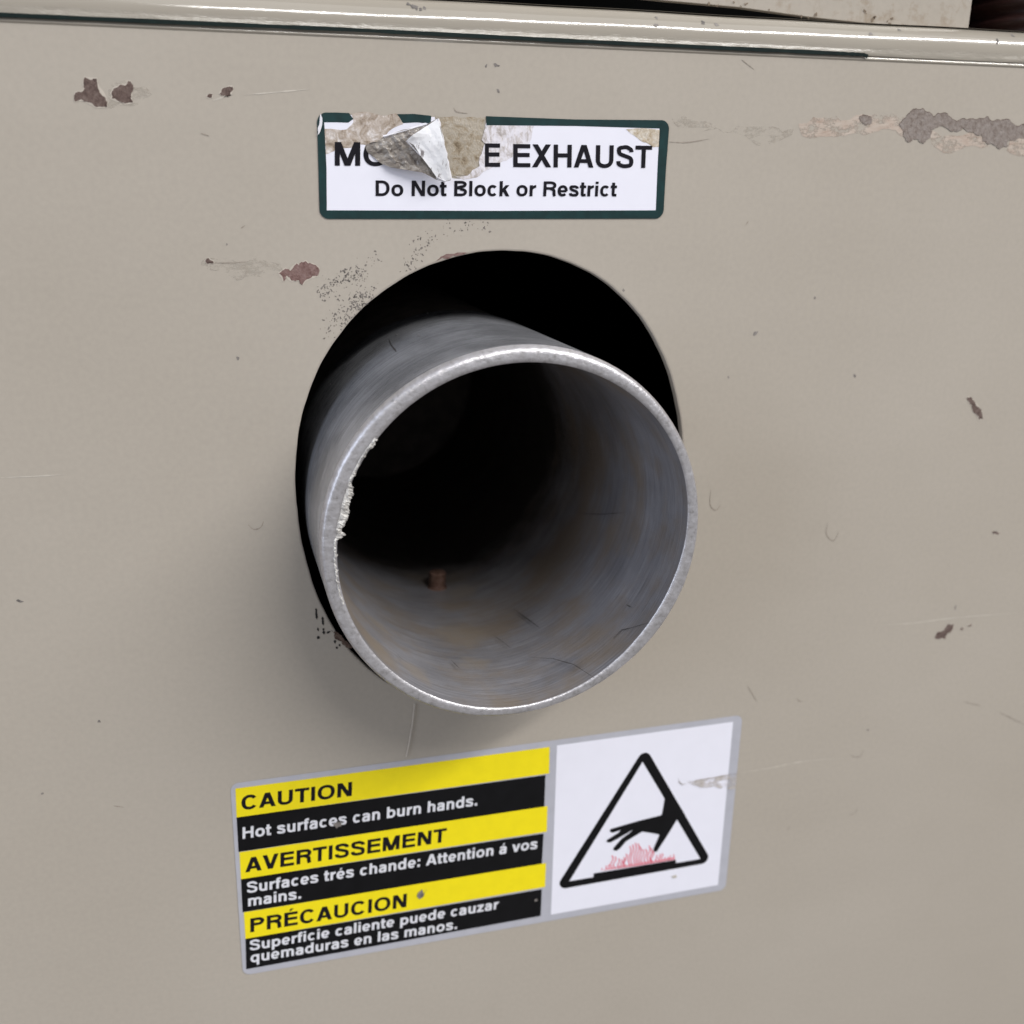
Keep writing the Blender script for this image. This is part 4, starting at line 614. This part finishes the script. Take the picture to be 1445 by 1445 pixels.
def lettering(name, s, spec, y, mat, parent, w=.15):
    (l, r, t) = (Vector(q) for q in spec); vs, fs = [], []; x = 0.
    for ch in s:
        for q_, g_ in enumerate(glyph(ch, w)):
            k = len(vs)
            if g_[0] == 'p': pts = ccw([(a+x, b) for a, b in g_[1]]); vs += [(a, b, q_) for a, b in pts]; fs.append(tuple(range(k, k+len(pts)))); continue
            P = [(a+x, b) for a, b in g_[1]]; n = len(P); P = [p_ for i, p_ in enumerate(P) if i == 0 or math.dist(p_, P[i-1]) > 1e-4]; n = len(P); cl = g_[2]
            for i in range(n):
                a, b = (P[i-1], P[(i+1) % n]) if cl else (P[max(0, i-1)], P[min(n-1, i+1)]); tx, tz = b[0]-a[0], b[1]-a[1]; Lg = math.hypot(tx, tz) or 1
                tx, tz = tx/Lg, tz/Lg; ww = w*(1-.12*abs(tx))/2
                vs += [(P[i][0]-tz*ww, P[i][1]+tx*ww, q_), (P[i][0]+tz*ww, P[i][1]-tx*ww, q_)]
            for i in range(n if cl else n-1): j = (i+1) % n; fs.append((k+2*i, k+2*i+1, k+2*j+1, k+2*j))
        x += ADV[ch]/718
    x0 = min(v[0] for v in vs); x1 = max(v[0] for v in vs); o = []
    for px_, py_, q_ in vs:
        p = l + (r-l)*((px_-x0)/(x1-x0)) + (t-l)*py_; o.append((p.x, y - q_*.000005, p.y))
    return link(name, mesh(name, o, fs), mat, parent)

# ---------------------------------------------------------------- exhaust label (torn)
LA = D['LA']; oc, ic = LA['outer'], LA['inner']
cx = sum(p[0] for p in oc)/4; cz = sum(p[1] for p in oc)/4
la = empty('exhaust_label', (cx, 0, oc[2][1]), 'torn white label with dark green border and black lettering above the hole', 'label')
o8 = roundrect(oc, .0018)          # starts at the top left corner
def lay(k): return -.00010 - .00004*k
# white sheet, missing where the middle was ripped out
gap = jag(LA['gap'], .10, 2, 4)
tl, tr, br, bl = [Vector(p) for p in oc]
top_l = Vector(LA['gap'][0]); top_r = Vector(LA['gap'][3])
notch = [LA['gap'][i] for i in (0, 12, 11, 10, 9, 8, 7, 6, 5, 4, 3)]
white = [p for p in o8[:9]] + [(x, z) for x, z in jag([notch[0]] + notch[1:], .1, 2, 6, False)] + o8[9:]
link('sheet', plate('sheet', [grow(white, -.0003)], lay(0), .00003), M_white, la)
# green border: a long piece round the sheet and a stub between the tears
def border(path_out, path_in): return path_out + path_in[::-1]
ti = Vector(LA['inner'][0]); tri_ = Vector(LA['inner'][1])
left_end = Vector(LA['top_left_end']); right_st = Vector(LA['right_start'])
zl = lambda x: tl.y + (tr.y-tl.y)*(x-tl.x)/(tr.x-tl.x); zi = lambda x: ti.y + (tri_.y-ti.y)*(x-ti.x)/(tri_.x-ti.x)
outp = [(right_st.x, zl(right_st.x))] + o8[9:] + o8[:9] + [(left_end.x-.0008, zl(left_end.x-.0008)), (left_end.x, (zl(left_end.x)*.4+zi(left_end.x)*.6))]
inp = [(right_st.x+.0001, zi(right_st.x)), ic[1], ic[2], ic[3], ic[0], (left_end.x-.0010, zi(left_end.x)), ]
link('border', plate('border', [jag(border(outp, inp), .012, 1, 3)], lay(1), .00003), M_green, la)
link('border', plate('border', [jag(LA['mid'], .03, 1, 2)], lay(1), .00003), M_green, la)
link('glue_residue', plate('glue_residue', [gap], -.00003, .00002), M_gap, la)
link('peeled_patch', plate('peeled_patch', [jag(LA['res1'], .10, 2, 9)], lay(1), .00002), M_res1, la)
link('peeled_patch', plate('peeled_patch', [jag(LA['res2'], .10, 2, 10)], lay(1), .00002), M_res2, la)
link('peeled_patch', plate('peeled_patch', [jag(LA['res3'], .07, 2, 12)], lay(1)-.00001, .00002), M_res3, la)
link('peeled_sliver', plate('peeled_sliver', [jag(LA['sliver'], .1, 2, 12)], lay(2), .0002), M_sliver, la)
T = LA['text']
lettering('lettering', 'MO', T['MO'], lay(3), M_text, la, .20); lettering('lettering', 'E', T['E'], lay(3), M_text, la, .20)
lettering('lettering', 'EXHAUST', T['EXHAUST'], lay(3), M_text, la, .20)
lettering('lettering', 'Do Not Block or Restrict', T['Do Not Block or Restrict'], lay(3), M_text, la, .20)
def sheet3(name, ring3, mat, crump, seed, thick, step=.0006):
    """a crumpled scrap: outline with heights, filled with a fine triangle net that follows them"""
    r = random.Random(seed); P2 = []; 
    for i, a in enumerate(ring3):
        b = ring3[(i+1) % len(ring3)]; n_ = max(1, int(math.dist(a, b)/step))
        for j in range(n_): P2.append(tuple(a[k]+(b[k]-a[k])*j/n_ for k in range(3)))
    xs = [p[0] for p in P2]; zs = [p[2] for p in P2]; nb = len(P2)
    def inside(x, z):
        c = False
        for i in range(nb):
            a, b = P2[i], P2[i-1]
            if (a[2] > z) != (b[2] > z) and x < (b[0]-a[0])*(z-a[2])/(b[2]-a[2])+a[0]: c = not c
        return c
    pts = [Vector((p[0], p[2])) for p in P2]; x = min(xs)
    while x < max(xs):
        z = min(zs)
        while z < max(zs):
            u, v = x+r.uniform(-.2, .2)*step, z+r.uniform(-.2, .2)*step
            if inside(u, v) and min(math.hypot(u-p[0], v-p[2]) for p in P2) > step*.45: pts.append(Vector((u, v)))
            z += step
        x += step
    co, ed, tri, *_ = delaunay_2d_cdt(pts, [], [list(range(nb))], 1, 1e-7)
    vs = []
    for c in co:
        ws = [1/(1e-10+(c.x-p[0])**2+(c.y-p[2])**2)**1.2 for p in P2]; y = sum(w_*p[1] for w_, p in zip(ws, P2))/sum(ws)
        d = min(math.hypot(c.x-p[0], c.y-p[2]) for p in P2); cr_ = crump*min(1, d/.0012)
        y += cr_*(math.sin(c.x*2100+c.y*900+seed)*.5 + math.sin(c.x*700-c.y*1700)*.6 + .5*math.sin(c.x*3900+c.y*3100))
        vs.append((c.x, y, c.y))
    me = mesh(name, vs, [f if ((co[f[1]]-co[f[0]]).cross(co[f[2]]-co[f[0]])) > 0 else f[::-1] for f in map(tuple, tri)])
    return me
fl = link('flap', sheet3('flap', LA['flap'], M_film, .00035, 3, 0), M_film, la, False, 'crumpled peeled flap of clear film')
sm = fl.modifiers.new('s', 'SOLIDIFY'); sm.thickness = .00006
me = sheet3('flap_backing', LA['white'], M_paper, .00006, 5, 0); me.transform(Matrix.Translation((0, -.00018, 0)))
me.materials.append(M_paper); wb = bpy.data.objects.new('flap_backing', me); C.objects.link(wb); wb.parent = fl
def fold(a, b, w_, dy):                                            # turned-over edges of the flap, highlights painted as white strips
    A, Bv = Vector(a), Vector(b); d = Bv-A; nrm = Vector((-d.z, 0, d.x)).normalized(); v = []; k = 14; q = random.Random(int(w_*1e6))
    for i in range(k+1):
        p = A+d*i/k; ww = w_*(.7+.6*q.random())
        v += [p+Vector((0, dy+.0003, 0))+nrm*ww, p+Vector((0, dy, 0)), p+Vector((0, dy+.0003, 0))-nrm*ww]
    return v, [f for i in range(k) for f in ((i*3, i*3+1, i*3+4, i*3+3), (i*3+1, i*3+2, i*3+5, i*3+4))]
W = LA['white']; F = LA['flap']
for a, b, w_ in ((W[3], W[6], .00042), (F[2], F[4], .00030), (W[8], W[7], .0003), (W[0], W[10], .00012)):
    v, f = fold(a, b, w_, -.0003); m_ = mesh('flap_fold_glint', v, f); m_.materials.append(M_sliver); o = bpy.data.objects.new('flap_fold_glint', m_); C.objects.link(o); o.parent = fl
for o in fl.children: o.matrix_parent_inverse = Matrix.Identity(4); o.matrix_parent_inverse = Matrix.Translation(Vector((0, 0, 0)))

# ---------------------------------------------------------------- caution label
LB = D['LB']; oc = LB['outer']
lb = empty('caution_label', ((oc[2][0]+oc[3][0])/2, 0, oc[3][1]), 'silver-edged caution label with yellow and black bars and hot surface pictogram below the pipe', 'label')
link('sheet', plate('sheet', [roundrect(oc, .0019)], lay(0), .00004), M_silver, lb)
for b in LB['blacks']: link('black_bar', plate('black_bar', [b], lay(1), .00002), M_ink, lb)
for b in LB['bars']: link('yellow_bar', plate('yellow_bar', [b], lay(2), .00002), M_yellow, lb)
link('pictogram_panel', plate('pictogram_panel', [LB['white']], lay(1), .00002), M_white, lb)
for s, big_, spec in LB['text']: lettering('lettering', s, spec, lay(3), M_text if big_ else M_wtext, lb, .225 if big_ else .21)
tc_ = [Vector(p) for p in LB['tri_c']]; r = LB['tri_r']; outl = []
if (tc_[1]-tc_[0]).cross(tc_[2]-tc_[0]) < 0: tc_ = [tc_[0], tc_[2], tc_[1]]
for i in range(3):
    p, a, b = tc_[i], tc_[i-1], tc_[(i+1) % 3]; d0 = (p-a).normalized(); d1 = (b-p).normalized()
    n0 = Vector((d0.y, -d0.x)); a0 = math.atan2(n0.y, n0.x); n1 = Vector((d1.y, -d1.x)); a1 = math.atan2(n1.y, n1.x)
    while a1 < a0: a1 += 2*math.pi
    outl += [(p.x+r*math.cos(a0+(a1-a0)*j/10), p.y+r*math.sin(a0+(a1-a0)*j/10)) for j in range(11)]
inn = [tuple(p) for p in LB['tri_in']]
def frame_mesh(name, out, inn, y):
    loops = [[Vector((x, z, 0)) for x, z in out], [Vector((x, z, 0)) for x, z in inn]]; al = out + inn
    f = []
    for a, b, c in tessellate_polygon(loops):
        A, B_, C_ = al[a], al[b], al[c]; s = (B_[0]-A[0])*(C_[1]-A[1])-(B_[1]-A[1])*(C_[0]-A[0]); f.append((a, b, c) if s > 0 else (a, c, b))
    return mesh(name, [(x, y, z) for x, z in al], f)
link('warning_triangle', frame_mesh('warning_triangle', outl, inn, lay(2)-.00002), M_ink, lb)
link('hand_symbol', plate('hand_symbol', [grow(LB['hand'], .00013)], lay(3), .00001), M_ink, lb)
link('hot_plate_symbol', plate('hot_plate_symbol', [LB['plate']], lay(4), .00001), M_ink, lb)
link('flame_symbol', plate('flame_symbol', [LB['flame_base']], lay(2), .00001), M_pink, lb)
link('flame_symbol', plate('flame_symbol', [ribbon(s, .00025, False)[:] for s in LB['flames']], lay(2)-.00003, .00001), M_red, lb)
link('worn_patch', plate('worn_patch', [jag(LB['scar'], .12, 2, 4)], lay(5), .00001), worn('worn_vinyl', (.46, .41, .36), (.62, .58, .56), .40, .56, 420), lb)
link('scratch', plate('scratch', [ribbon(refine(LB['scar_line'], 6), .00022, True, 2, .6), ribbon(refine(LB['scar_loop'], 5), .00018, True, 2, .5)], lay(6), .00001), M_scratch, lb)
for i, d in enumerate(LB['dirt']): link('dirt_mark', plate('dirt_mark', [jag(d, .2, 2, i)], lay(6), .00001), M_fleck if i not in (1,) else M_scratch2, lb)

# ---------------------------------------------------------------- fine thread hanging below the rim
f = D['fibre']; vs = []; fs = []; pts = refine(f, 6)
for i, (x, z) in enumerate(pts):
    for a in range(6): vs.append((x+.00011*math.cos(a*math.pi/3), -.0004+.00011*math.sin(a*math.pi/3), z))
for i in range(len(pts)-1):
    for a in range(6): fs.append((i*6+a, i*6+(a+1) % 6, (i+1)*6+(a+1) % 6, (i+1)*6+a))
o = link('thread', mesh('thread', vs, fs), M_fib, None, True); o['label'] = 'fine pale thread lying on the beige panel just below the pipe rim'; o['category'] = 'thread'
